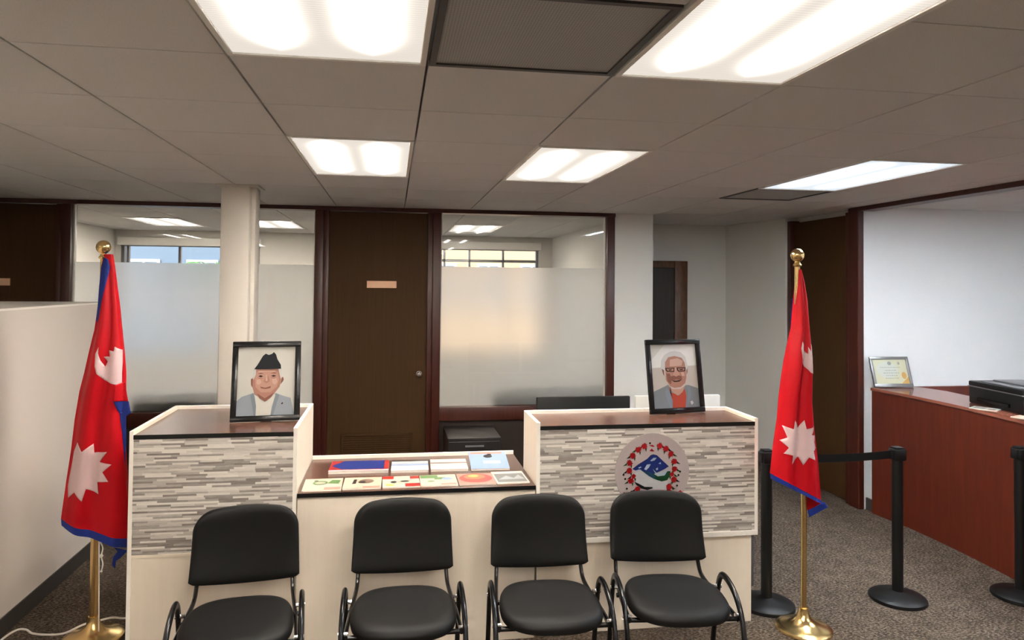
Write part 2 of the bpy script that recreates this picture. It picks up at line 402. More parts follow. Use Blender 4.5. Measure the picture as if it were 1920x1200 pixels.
# windows of the offices ----------------------------------------------
def office_window(n, x0, x1, lab):
    w = struct_empty('window_%d' % n, ((x0 + x1) / 2, WY, 0)); ox, oy = (x0 + x1) / 2, WY
    b = BM(); zb, zt = 0.62, 2.56; fw = 0.055
    box(b, x0 - ox - 0.0, x1 - ox, -0.02, 0.11, zb, 0.745, 0.005)
    box(b, x0 - ox - 0.075, x0 - ox, -0.02, 0.11, 0, zt, 0.005); box(b, x1 - ox, x1 - ox + 0.075, -0.02, 0.11, 0, zt, 0.005)
    fr = obj('window_frame', b, 'trim', w, True)
    b = BM(); vs = [b.verts.new(p) for p in ((x0 - ox, 0.05, 0.745), (x1 - ox, 0.05, 0.745), (x1 - ox, 0.05, 2.556), (x0 - ox, 0.05, 2.556))]; b.faces.new(vs)
    obj('glass_pane', b, 'glass', w, smooth='keep')
    b = BM(); vs = [b.verts.new(p) for p in ((x0 - ox, 0.062, 0.748), (x1 - ox, 0.062, 0.748), (x1 - ox, 0.062, 2.057), (x0 - ox, 0.062, 2.057))]; b.faces.new(vs)
    obj('frosted_film', b, 'frosted', w, smooth='keep')
    b = BM(); box(b, x0 - ox, x0 - ox + 0.012, 0.035, 0.065, 0.745, 2.556); box(b, x1 - ox - 0.012, x1 - ox, 0.035, 0.065, 0.745, 2.556)
    obj('glazing_bead', b, 'lamp_frame', w)
office_window(1, -2.85, -0.80, '')
office_window(2, 0.345, 1.95, '')

# doors -----------------------------------------------------------------
def flush_door(n, x0, x1, knob=True, vent=True, plate=True):
    d = struct_empty('door_%d' % n, ((x0 + x1) / 2, WY, 0)); w = (x1 - x0) / 2
    b = BM(); box(b, -w + 0.05, w - 0.05, 0.03, 0.075, 0.01, 2.552, 0.002); obj('door_leaf', b, 'door', d)
    b = BM()
    for s in (-1, 1): box(b, s * w, s * (w - 0.048), 0.0, 0.11, 0, 2.556, 0.004)
    obj('door_frame', b, 'trim', d, True)
    if plate:
        b = BM(); box(b, -0.135 + 0.03, 0.135 + 0.03, 0.022, 0.030, 1.85, 1.915, 0.002); obj('name_plate', b, 'copper', d)
    if knob:
        b = BM(); lathe(b, [(0, 0), (0.028, 0), (0.028, 0.006), (0.011, 0.008), (0.011, 0.03), (0.024, 0.037), (0.027, 0.048), (0.020, 0.058), (0, 0.061)], 24)
        o = obj('door_knob', b, 'chrome', d, True); o.location = (w - 0.115, 0.03, 1.053); o.rotation_euler = (PI / 2, 0, 0)
    if vent:
        b = BM(); x0v, x1v, z0v, z1v = -0.32, 0.33, 0.12, 0.51
        for s in ((x0v, x0v + 0.02, z0v, z1v), (x1v - 0.02, x1v, z0v, z1v), (x0v, x1v, z1v - 0.02, z1v), (x0v, x1v, z0v, z0v + 0.02)): box(b, s[0], s[1], 0.018, 0.03, s[2], s[3], 0.002)
        zz = z0v + 0.03
        while zz < z1v - 0.03: box(b, x0v + 0.02, x1v - 0.02, 0.023, 0.03, zz, zz + 0.009); zz += 0.02
        obj('vent_grille', b, 'door', d)
flush_door(1, -0.725, 0.27)
flush_door(2, -3.88, -2.925, knob=False, vent=False, plate=False)
dd = [o for o in bpy.data.objects if o.name == 'door_2'][0]
b = BM(); box(b, -0.13, 0.13, 0.020, 0.030, 1.845, 1.907, 0.002); o = obj('name_plate', b, 'copper', dd); o.location.x = -0.065
# brown door in the right wall
d3 = struct_empty('door_3', (3.90, 3.965, 0))
b = BM(); box(b, 0.0, 0.045, -0.435, 0.435, 0.01, 2.54, 0.002); obj('door_leaf', b, 'door', d3)
b = BM(); lathe(b, [(0, 0), (0.03, 0), (0.03, 0.006), (0.012, 0.008), (0.012, 0.03), (0.026, 0.04), (0.022, 0.058), (0, 0.061)], 20)
o = obj('door_knob', b, 'brass', d3, True); o.location = (0.0, 0.36, 0.95); o.rotation_euler = (0, -PI / 2, 0)
# half-open door at the end of the recess
d4 = struct_empty('door_4', (2.80, 5.45, 0))
b = BM(); box(b, -0.38, -0.31, -0.03, -0.001, 0, 2.176, 0.004); box(b, 0.255, 0.405, -0.035, -0.001, 0, 2.176, 0.004); box(b, -0.31, 0.255, -0.03, -0.001, 2.10, 2.176, 0.004)
obj('door_frame', b, 'knotty', d4, True)
b = BM(); box(b, -0.31, 0.255, -0.015, -0.001, 0.005, 2.10); obj('door_leaf', b, 'door_dark', d4)

# exterior windows of the offices ---------------------------------------
def outer_window(n, x0, x1, zt, mull, rail=None):
    w = struct_empty('window_%d' % n, ((x0 + x1) / 2, 8.2, 0)); ox = (x0 + x1) / 2; b = BM()
    box(b, x0 - ox, x0 - ox + 0.04, 0, 0.09, 0.9, zt, 0.003); box(b, x1 - ox - 0.04, x1 - ox, 0, 0.09, 0.9, zt, 0.003)
    box(b, x0 - ox, x1 - ox, -0.03, 0.09, zt - 0.03, zt, 0.003); box(b, x0 - ox, x1 - ox, -0.03, 0.09, 0.9, 0.94, 0.003)
    for x in mull: box(b, x - 0.016 - ox, x + 0.016 - ox, 0.02, 0.08, 0.9, zt, 0.003)
    if rail: box(b, x0 - ox, x1 - ox, 0.02, 0.08, rail - 0.02, rail + 0.02, 0.003)
    obj('window_frame', b, 'silver' if n == 4 else 'grey_plastic', w)
    b = BM(); b.faces.new([b.verts.new(p) for p in ((x0 - ox, 0.06, 0.92), (x1 - ox, 0.06, 0.92), (x1 - ox, 0.06, zt), (x0 - ox, 0.06, zt))])
    obj('glass_pane', b, 'glass', w, smooth='keep')
    b = BM(); box(b, x0 - ox - 0.03, x1 - ox + 0.03, -0.07, -0.005, zt - 0.02, zt + 0.09, 0.006); obj('blind_headrail', b, 'lamp_frame', w)
outer_window(3, -3.77, -1.95, 2.40, (-3.69, -3.02, -2.46))
outer_window(4, 0.10, 2.05, 2.42, (0.65, 1.02, 1.52), 2.235)

# what stands outside the offices ----------------------------------------
flatmat('facade_blue', (0.12, 0.16, 0.22), 0.7); flatmat('facade_orange', (0.50, 0.335, 0.20), 0.7); flatmat('win_dark', (0.10, 0.13, 0.17), 0.15); flatmat('facade_pale', (0.42, 0.41, 0.43), 0.6); flatmat('asphalt', (0.15, 0.15, 0.15), 0.9)
def facade(name, x0, x1, y, h, m, lab, cols, rows, strips='facade_pale'):
    t_ = thing(name, lab, 'building', ((x0 + x1) / 2, y, 0)); w = (x1 - x0) / 2
    b = BM(); box(b, -w, w, 0, 4, -0.5, h); obj('wall', b, m, t_)
    for c in range(cols):
        for r in range(rows):
            cx = -w + (c + 0.5) * 2 * w / cols; cz = 1.2 + r * (h - 1.5) / rows; ww = w / cols * 0.55; hh = (h - 1.5) / rows * 0.55
            b = BM(); box(b, cx - ww, cx + ww, -0.06, 0.0, cz, cz + hh, 0.01, 0); box(b, cx - ww + 0.07, cx - 0.03, -0.07, -0.055, cz + 0.07, cz + hh - 0.07, 0, 1); box(b, cx + 0.03, cx + ww - 0.07, -0.07, -0.055, cz + 0.07, cz + hh - 0.07, 0, 1)
            obj('window', b, [strips, 'win_dark'], t_)
facade('building', -14, -4.2, 17, 15, 'facade_blue', 'blue-grey building seen through the left office window', 7, 6)
facade('building', -0.5, 9, 17, 15, 'facade_orange', 'sunlit orange building seen through the right office window', 8, 6)
b = BM(); box(b, -25, 25, 8.6, 40, -0.6, -0.5); struct('ground_outside', b, 'asphalt')
flatmat('leaf', (0.10, 0.22, 0.07), 0.5); flatmat('bark', (0.16, 0.11, 0.07), 0.8)
t_ = thing('palm_tree', 'small palm whose leaf tips show at the bottom of the left office window', 'tree', (-3.15, 11.0, -0.5))
b = BM(); tube(b, [(0, 0, 0), (0.03, 0, 1.2), (0, 0.02, 2.35)], [0.09, 0.07, 0.06], 10); obj('trunk', b, 'bark', t_, True)
b = BM()
for k in range(12):
    a = 2 * PI * k / 12 + 0.2; L = 0.55 + 0.1 * (k % 3)
    prev = None
    for s in range(7):
        u = s / 6; p = Vector((math.cos(a) * L * u, math.sin(a) * L * u, 2.35 + 0.38 * math.sin(u * 2.2) )); wv = Vector((-math.sin(a), math.cos(a), 0)) * 0.045 * (1 - u) ** 0.6
        cur = (b.verts.new(p - wv), b.verts.new(p + wv - Vector((0, 0, 0.01))))
        if prev: b.faces.new((prev[0], prev[1], cur[1], cur[0]))
        prev = cur
o = obj('fronds', b, 'leaf', t_, smooth='keep'); md = o.modifiers.new('thick', 'SOLIDIFY'); md.thickness = 0.004

# dark sofas close behind the frosted glass
def sofa(x0, x1, lab):
    w = (x1 - x0) / 2; t_ = thing('office_sofa', lab, 'sofa', ((x0 + x1) / 2, 4.892, 0))
    b = BM(); box(b, -w, w, -0.36, -0.18, 0.12, 0.895, 0.06, seg=4); obj('backrest', b, 'sofa', t_, True)
    b = BM(); box(b, -w + 0.14, w - 0.14, -0.18, 0.38, 0.16, 0.44, 0.05, seg=4); obj('seat', b, 'sofa', t_, True)
    for s in (-1, 1):
        b = BM(); box(b, s * w, s * (w - 0.14), -0.18, 0.38, 0.12, 0.62, 0.05, seg=4); obj('armrest', b, 'sofa', t_, True)
        for q_ in (-0.30, 0.30):
            b = BM(); box(b, s * (w - 0.10), s * (w - 0.05), q_ - 0.025, q_ + 0.025, 0, 0.13); obj('leg', b, 'black', t_)
sofa(-2.38, -1.25, 'dark low sofa back blurred behind the frosted left window, beside the white column')
sofa(0.86, 2.10, 'dark sofa back blurred behind the frosted right window')

# ================================================================== RECEPTION DESK
FY = 1.53
# raised unit, left -----------------------------------------------------
def raised_unit(lab, x0, x1, yb, left):
    cx = (x0 + x1) / 2; w = (x1 - x0) / 2; D = yb - FY
    t_ = thing('reception_counter', lab, 'reception desk', (cx, FY, 0), 0, 'cream reception desk units')
    et = 0.018
    # side panels with white edging on top
    for s, nm in ((-1, 'side_panel'), (1, 'side_panel')):
        z0 = 0.0 if (left or s < 0) else 0.0
        xo = s * w if (left or s < 0) else s * (w - 0.0)
        b = BM(); box(b, xo, xo - s * et, 0.0 if left else (0.0 if s < 0 else 0.0), D, 0.50 if (not left) else 0.0, 1.149, 0.0015)
        sp_ = obj(nm, b, 'melamine', t_)
        b = BM(); box(b, xo + s * 0.0006, xo - s * (et + 0.0006), -0.0008, D, 1.149, 1.1515); box(b, xo + s * 0.0006, xo - s * (et + 0.0006), -0.0018, 0.0, (0.50 if not left else 0.0), 1.1515); obj('edging', b, 'white_edge', sp_)
    # front carcass
    b = BM()
    if left: box(b, -w + et, w - et, 0.010, 0.030, 0, 1.125)
    else: box(b, -w + 0.01, w - 0.022, 0.030, 0.050, 0, 0.60, 0.001); box(b, -w + et, w - et, 0.012, 0.030, 0.50, 1.125)
    obj('front_panel', b, 'melamine', t_)
    if not left:
        for xa in (w - 0.040, -w + 0.01):
            b = BM(); box(b, xa, xa + 0.018, 0.05, D + 0.018, 0, 0.72); obj('lower_side', b, 'melamine', t_)
        b = BM(); box(b, -w, w, -0.004, 0.03, 0.495, 0.523, 0.002); obj('bottom_rail', b, 'white_edge', t_)
    else:
        b = BM(); box(b, -w + et, w - et, -0.001, 0.012, 0.525, 0.540, 0.001); obj('bottom_rail', b, 'melamine', t_)
    # stone cladding
    b = BM(); box(b, -w + et, w - et, 0.002, 0.012, 0.523 if not left else 0.54, 1.112, 0.0); o = obj('stone_panel', b, 'stone', t_)
    o['label'] = 'grey and cream stacked stone strip panel'
    # top: dark laminate with black front lip, white back rail
    b = BM(); box(b, -w + et, w - et, 0.0, D, 1.112, 1.132, 0.0015); obj('counter_top', b, 'lam_top', t_)
    b = BM(); box(b, -w + et, w - et, -0.003, 0.0, 1.111, 1.133); obj('front_lip', b, 'black', t_)
    b = BM(); box(b, -w, w, D, D + 0.018, 0.70, 1.1515, 0.001); obj('back_rail', b, 'white_edge' if True else 'melamine', t_)
    return t_
raised_unit('raised left unit of the cream reception desk with stone strip front, behind the leftmost chair', -1.375, -0.572, 2.27, True)
raised_unit('raised right unit of the cream reception desk with stone strip front and the round emblem', 0.68, 1.957, 1.90, False)
# low unit between them
t_ = thing('reception_counter', 'low middle unit of the cream reception desk with magazines laid on it', 'reception desk', (0.054, FY, 0), 0, 'cream reception desk units')
b = BM(); box(b, -0.622, 0.622, 0.012, 0.030, 0, 0.795); obj('front_panel', b, 'melamine', t_)
b = BM(); box(b, -0.622, 0.622, 0.0, 0.72, 0.795, 0.815, 0.001); obj('counter_top', b, 'lam_top', t_)
b = BM(); box(b, -0.622, 0.622, -0.003, 0.0, 0.795, 0.816); obj('front_lip', b, 'black', t_)
b = BM(); box(b, -0.622, 0.622, 0.72, 0.738, 0.4, 0.835); obj('back_rail', b, 'white_edge', t_)
# inner work surface behind the right unit
t_ = thing('work_table', 'dark topped staff table hidden behind the right reception desk unit', 'table', (1.40, 2.42, 0))
b = BM(); box(b, -0.52, 0.80, -0.45, 0.30, 0.70, 0.73, 0.003); obj('table_top', b, 'lam_top', t_)
for sx in (-0.48, 0.76):
    for sy in (-0.40, 0.26):
        b = BM(); box(b, sx - 0.025, sx + 0.025, sy - 0.02, sy + 0.02, 0, 0.70); obj('leg', b, 'grey_plastic', t_)
M['monitor_white'] = mat('monitor_white', (0.46, 0.45, 0.41), 0.5)
def monitor(lab, cx, cy, w, ztop, m, thick=0.03):
    t_ = thing('monitor', lab, 'monitor', (cx, cy, 0.73)); h = 0.36
    zt = ztop - 0.73
    b = BM(); box(b, -w / 2, w / 2, -thick, 0, zt - h, zt, 0.005); box(b, -w / 4, w / 4, -thick - 0.02, -thick, zt - h + 0.06, zt - 0.09, 0.01); obj('housing', b, m, t_, True)
    b = BM(); box(b, -w / 2 + 0.012, w / 2 - 0.012, 0.0, 0.002, zt - h + 0.015, zt - 0.012); obj('screen', b, 'blackgloss', t_)
    b = BM(); box(b, -0.03, 0.03, -thick - 0.045, -thick - 0.02, 0.01, zt - 0.15, 0.004); box(b, -0.12, 0.12, -0.13, 0.08, 0.0, 0.012, 0.004); obj('stand', b, m, t_, True)
monitor('black back of a computer monitor standing behind the right reception desk unit', 1.16, 2.36, 0.635, 1.158, 'black')
monitor('white back of a computer monitor behind the right portrait frame', 1.815, 2.36, 0.60, 1.158, 'monitor_white')

# round emblem on the stone front ------------------------------------------
em = thing('emblem_plaque', 'round white national emblem disc with red flower garland on the right stone panel', 'emblem', (1.331, FY - 0.0075, 0.868), 0)
for n_, c_ in (('em_red', (0.52, 0.010, 0.016)), ('em_blue', (0.018, 0.04, 0.26)), ('em_green', (0.01, 0.085, 0.03)), ('em_black', (0.012, 0.012, 0.014)), ('em_white', (0.78, 0.77, 0.80)), ('em_pink', (0.74, 0.63, 0.62)), ('em_skin', (0.72, 0.36, 0.26)), ('em_teal', (0.02, 0.09, 0.17)), ('em_snow', (0.62, 0.72, 0.86))): flatmat(n_, c_, 0.4)
S = 0.000381
def q2(x, y): return ((x - 820) * S, (690 - y) * S)
b = BM(); lathe(b, [(0, 0), (0.2133, 0), (0.2133, 0.007), (0.2115, 0.008), (0, 0.008)], 72); bmesh.ops.rotate(b, verts=b.verts, cent=(0, 0, 0), matrix=Matrix.Rotation(PI / 2, 3, 'X'))
for f in b.faces: f.material_index = 0
bmesh.ops.translate(b, verts=b.verts, vec=(0, 0.008, 0))
disc = obj('disc', b, 'em_pink', em)
b = BM()
patch(b, [q2(*p) for p in ((550, 700), (640, 650), (760, 740), (880, 800), (960, 825), (1040, 810), (1050, 860), (1030, 950), (820, 930), (700, 890), (570, 825))], -0.0015, 0)
patch(b, [q2(*p) for p in ((515, 630), (600, 570), (740, 490), (790, 440), (830, 430), (885, 445), (960, 515), (1065, 610), (1000, 650), (880, 700), (800, 730), (700, 690), (640, 645), (560, 665))], -0.002, 1)
patch(b, [q2(*p) for p in ((640, 650), (700, 680), (800, 690), (900, 750), (1000, 740), (1040, 680), (1090, 680), (1090, 740), (1040, 810), (960, 825), (880, 800), (760, 740))], -0.0025, 2)
patch(b, [q2(*p) for p in ((640, 650), (700, 672), (790, 690), (860, 740), (850, 790), (760, 740))], -0.003, 3)
for pl in (((690, 640), (730, 575), (790, 570), (760, 620), (720, 655)), ((780, 520), (830, 480), (880, 480), (850, 515), (800, 530)), ((905, 565), (940, 545), (945, 575)), ((865, 640), (895, 620), (900, 650), (880, 662)), ((515, 635), (560, 670), (640, 650), (620, 640), (560, 655)), ((820, 640), (880, 700), (960, 690), (1060, 655), (1035, 690), (1000, 740), (900, 742), (850, 690)), ((600, 615), (640, 600), (650, 612), (615, 628))):
    patch(b, [q2(*p) for p in pl], -0.0035, 4)
patch(b, [q2(*p) for p in ((545, 815), (600, 840), (700, 893), (815, 900), (825, 918), (740, 942), (645, 915), (570, 860))], -0.003, 5)
patch(b, [q2(*p) for p in ((735, 945), (1000, 945), (1060, 1000), (1090, 1080), (1000, 1110), (640, 1110), (540, 1080), (560, 1010), (660, 985))], -0.003, 6)
obj('mountain_print', b, ['em_white', 'em_blue', 'em_green', 'em_teal', 'em_snow', 'em_black', 'em_skin'], em, smooth='keep')
b = BM(); rnd = random.Random(3)
fl = [(690, 310), (600, 355), (520, 440), (470, 545), (468, 655), (490, 800), (590, 920), (925, 310), (1020, 355), (1095, 430), (1145, 540), (1148, 650), (1140, 800), (1070, 900), (530, 735), (1110, 725), (1060, 960), (690, 985)]
for k, (x, y) in enumerate(fl):
    n = 11; pts = []; R = 50 if k < 14 else 38
    for i in range(n * 2):
        r = R * (1.0 if i % 2 == 0 else 0.74) * rnd.uniform(0.85, 1.15); a = PI * i / n; pts.append(q2(x + r * math.cos(a), y + r * math.sin(a)))
    s_ = -1 if x < 820 else 1
    patch(b, [q2(x + s_ * 30, y - 10), q2(x + s_ * 100, y + 42), q2(x + s_ * 42, y + 34)], -0.0038, 1 if k % 2 else 2)
    patch(b, [q2(x - s_ * 8, y + 30), q2(x - s_ * 28, y + 82), q2(x - s_ * 40, y + 30)], -0.0038, 1)
    patch(b, pts, -0.0045 - 0.0001 * k, 0)
for x, y in ((405, 770), (380, 710), (430, 910), (500, 955), (1210, 740), (1235, 690), (1190, 890), (1130, 935), (520, 1025), (1090, 990), (775, 268)):
    patch(b, [q2(x + 16 * math.cos(2 * PI * i / 8), y + 16 * math.sin(2 * PI * i / 8)) for i in range(8)], -0.0048, 2)
for pl in (((355, 1020), (385, 955), (520, 1040), (505, 1105), (430, 1085)), ((1110, 1060), (1240, 955), (1275, 990), (1190, 1085)), ((430, 1090), (560, 1115), (820, 1135), (1080, 1115), (1200, 1085), (1150, 1180), (820, 1215), (490, 1180))):
    patch(b, [q2(*p) for p in pl], -0.0042, 0)
for pl in (((770, 305), (810, 290), (850, 318), (815, 322)), ((770, 380), (800, 345), (845, 385), (815, 390)), ((765, 300), (780, 290), (790, 310))):
    patch(b, [q2(*p) for p in pl], -0.0042, 0)
obj('garland_print', b, ['em_red', 'em_green', 'em_black'], em, smooth='keep')

# ================================================================== MAGAZINES ON THE LOW COUNTER
for n_, c_ in (('p_cream', (0.80, 0.74, 0.60)), ('p_white', (0.84, 0.83, 0.80)), ('p_red', (0.62, 0.05, 0.04)), ('p_orange', (0.86, 0.25, 0.10)), ('p_yellow', (0.92, 0.66, 0.16)), ('p_green', (0.17, 0.33, 0.10)), ('p_blue', (0.035, 0.06, 0.30)), ('p_sky', (0.38, 0.52, 0.82)), ('p_grey', (0.25, 0.26, 0.25)), ('p_dark', (0.06, 0.05, 0.045)), ('p_brown', (0.30, 0.20, 0.15)), ('p_salmon', (0.80, 0.36, 0.28)), ('p_silver', (0.55, 0.58, 0.62)), ('p_peach', (0.86, 0.68, 0.52))): flatmat(n_, c_, 0.35)
def magazine(lab, cx, cy, w, d, rot, patches, mats, h=0.006, z=0.8155, name='magazine', group='magazines on the low counter', cat='magazine', tilt=0):
    t_ = thing(name, lab, cat, (cx, cy, z), rot, group); t_.rotation_euler = (tilt, 0, rot)
    b = BM(); box(b, -w / 2 + 0.001, w / 2 - 0.001, -d / 2 + 0.001, d / 2 - 0.001, 0, h - 0.0006); obj('pages', b, 'paper', t_)
    b = BM(); box(b, -w / 2, w / 2, -d / 2, d / 2, h - 0.0006, h)
    for i, (mi, pts) in enumerate(patches):
        f = b.faces.new([b.verts.new((-w / 2 + u * w, -d / 2 + v * d, h + 0.0003 + 0.0001 * i)) for u, v in pts]); f.material_index = mi; f.normal_update()
        if f.normal.z < 0: f.normal_flip()
        bmesh.ops.triangulate(b, faces=[f])
    obj('cover', b, mats, t_, smooth='keep')
def R_(u0, u1, v0, v1): return [(u0, v0), (u1, v0), (u1, v1), (u0, v1)]
def E_(cx, cy, rx, ry, n=16): return [(cx + rx * math.cos(2 * PI * k / n), cy + ry * math.sin(2 * PI * k / n)) for k in range(n)]
magazine('cream magazine with green leaf art at the far left end of the front row', -0.452, 1.670, 0.20, 0.225, 0.02, [(1, R_(0.55, 0.97, 0.04, 0.24)), (2, E_(0.42, 0.62, 0.2, 0.18)), (0, E_(0.42, 0.62, 0.14, 0.1)), (2, [(0.62, 0.55), (0.9, 0.5), (0.95, 0.8), (0.72, 0.85)]), (3, E_(0.3, 0.8, 0.06, 0.05))], ['p_cream', 'p_salmon', 'p_green', 'p_dark'])
magazine('cream magazine with a dark animal picture, second from the left in the front row', -0.245, 1.676, 0.20, 0.215, -0.01, [(1, R_(0.52, 0.97, 0.04, 0.2)), (2, E_(0.60, 0.62, 0.2, 0.2)), (3, [(0.22, 0.4), (0.32, 0.4), (0.34, 0.8), (0.26, 0.82)]), (3, E_(0.48, 0.55, 0.1, 0.1))], ['p_peach', 'p_salmon', 'p_brown', 'p_dark'])
magazine('cream and red magazine with dark shapes, third from the left in the front row', -0.040, 1.678, 0.20, 0.215, 0.015, [(1, R_(0.6, 1.0, 0.03, 0.3)), (1, [(0.0, 0.75), (0.3, 0.72), (0.32, 1), (0, 1)]), (2, E_(0.3, 0.45, 0.08, 0.1)), (2, E_(0.6, 0.5, 0.12, 0.08)), (3, E_(0.2, 0.2, 0.12, 0.1)), (1, R_(0.75, 1, 0.7, 0.95))], ['p_cream', 'p_red', 'p_dark', 'p_yellow'])
magazine('cream magazine with a green top band, fourth from the left in the front row', 0.162, 1.680, 0.20, 0.215, 0.0, [(1, R_(0.02, 0.5, 0.68, 0.97)), (1, R_(0.4, 0.7, 0.55, 0.75)), (2, R_(0.55, 0.97, 0.04, 0.2)), (1, E_(0.3, 0.4, 0.1, 0.06)), (3, E_(0.75, 0.6, 0.15, 0.12))], ['p_cream', 'p_green', 'p_salmon', 'p_sky'])
magazine('orange magazine with a yellow sun glow in the front row', 0.370, 1.684, 0.20, 0.215, 0.0, [(1, E_(0.5, 0.55, 0.46, 0.42)), (2, E_(0.48, 0.68, 0.3, 0.24)), (3, E_(0.45, 0.75, 0.15, 0.12))], ['p_salmon', 'p_red', 'p_orange', 'p_yellow'])
magazine('grey black-and-white landscape magazine at the right end of the front row', 0.562, 1.695, 0.18, 0.235, 0.02, [(1, R_(0.05, 0.95, 0.08, 0.8)), (2, [(0.1, 0.3), (0.4, 0.62), (0.6, 0.4), (0.8, 0.68), (0.92, 0.3)]), (0, R_(0.1, 0.6, 0.86, 0.9))], ['p_white', 'p_grey', 'p_silver'])
magazine('thick blue book with red border in the back row of the low counter', -0.275, 2.005, 0.335, 0.235, -0.02, [(1, [(0.02, 0.5), (0.22, 0.98), (0.92, 0.98), (0.92, 0.16), (0.22, 0.16)]), (2, R_(0.0, 1.0, 0, 0.1))], ['p_red', 'p_blue', 'p_white'], h=0.016, name='picture_book', group='books in the back row', cat='book')
magazine('shiny white and silver booklet just right of the blue book', 0.015, 1.990, 0.215, 0.235, -0.03, [(1, R_(0, 1, 0.45, 0.6)), (2, R_(0, 1, 0.62, 0.7)), (3, R_(0, 1, 0.88, 1.0))], ['p_white', 'p_sky', 'p_silver', 'p_dark'], h=0.014, name='picture_book', group='books in the back row', cat='book')
magazine('white booklet with brown stripe between the silver one and the sky-blue one', 0.243, 1.990, 0.215, 0.235, -0.03, [(1, R_(0, 1, 0.55, 0.68)), (2, R_(0, 1, 0.35, 0.45))], ['p_white', 'p_brown', 'p_silver'], h=0.014, name='picture_book', group='books in the back row', cat='book')
magazine('sky-blue booklet with a small dark figure, propped at the right of the back row', 0.480, 1.985, 0.225, 0.25, -0.03, [(1, E_(0.5, 0.72, 0.12, 0.1)), (2, R_(0.05, 0.9, 0.86, 0.98)), (3, R_(0.35, 0.8, 0.3, 0.45)), (1, E_(0.55, 0.82, 0.06, 0.05))], ['p_sky', 'p_dark', 'p_salmon', 'p_white'], h=0.012, name='picture_book', group='books in the back row', cat='book', tilt=0.16)
bk = [o for o in bpy.data.objects if o.name.startswith('picture_book')][-1]; bk.location.z += 0.021

# ================================================================== PORTRAITS
for n_, c_ in (('ph_bg', (0.66, 0.65, 0.59)), ('ph_bg2', (0.80, 0.80, 0.78)), ('ph_skin', (0.46, 0.24, 0.18)), ('ph_skin2', (0.56, 0.32, 0.25)), ('ph_skin3', (0.28, 0.12, 0.09)), ('ph_hair', (0.62, 0.61, 0.60)), ('ph_hat', (0.022, 0.024, 0.028)), ('ph_suit', (0.34, 0.38, 0.43)), ('ph_suit2', (0.24, 0.26, 0.28)), ('ph_shirt', (0.72, 0.70, 0.63)), ('ph_red', (0.50, 0.08, 0.05)), ('ph_dark', (0.05, 0.03, 0.025)), ('ph_wall', (0.58, 0.52, 0.47)), ('ph_light', (0.66, 0.42, 0.34)), ('ph_lapel', (0.25, 0.29, 0.34))): flatmat(n_, c_, 0.35)
def picture_frame(lab, bl, br, W, H, lean, fw=0.031):
    rz = math.atan2(br[1] - bl[1], br[0] - bl[0]); cx, cy = (bl[0] + br[0]) / 2, (bl[1] + br[1]) / 2
    t_ = thing('portrait_frame', lab, 'framed portrait', (cx, cy, 1.138), rz, 'framed portraits on the reception desk'); t_.rotation_euler = (-lean, 0, rz)
    b = BM(); w = W / 2
    for a in ((-w, w, 0, fw), (-w, w, H - fw, H)): box(b, a[0], a[1], 0, 0.020, a[2], a[3], 0.004)
    for s in (-1, 1): box(b, s * w, s * (w - fw), 0.001, 0.019, fw - 0.004, H - fw + 0.004, 0.004)
    obj('frame', b, 'blackgloss', t_, True)
    b = BM(); box(b, -w + 0.01, w - 0.01, 0.014, 0.018, 0.01, H - 0.01); obj('backing', b, 'black', t_)
    # easel strut behind
    L = 0.19; an = math.radians(20); yf = 0.02 + L * math.sin(an); b = BM(); box(b, -0.03, 0.03, 0, 0.004, -L, 0)
    bmesh.ops.rotate(b, verts=b.verts, cent=(0, 0, 0), matrix=Matrix.Rotation(an, 3, 'X')); bmesh.ops.translate(b, verts=b.verts, vec=(0, 0.020, L * math.cos(an) + yf * math.tan(lean) + 0.001))
    obj('easel_strut', b, 'black', t_)
    return t_, W - 2 * fw, H - 2 * fw, fw
def print_(t_, w, h, fw, layers, mats):
    b = BM()
    for i, (mi, pts) in enumerate([(0, [(0, 0), (1, 0), (1, 1), (0, 1)])] + layers):
        pts2 = []
        for u, v in pts: pts2.append((-w / 2 + min(max(u, 0), 1) * w, fw + min(max(v, 0), 1) * h))
        patch(b, pts2, 0.0125 - 0.00012 * i, mi)
    obj('photo_print', b, mats, t_, smooth='keep')
t_, w, h, fw = picture_frame('black framed portrait of a man in a dark cap on the left raised desk', (-0.96, 1.789), (-0.597, 1.826), 0.365, 0.44, math.radians(14))
c = lambda x, y: ((x - 280) / 632, 1 - (y - 188) / 768)
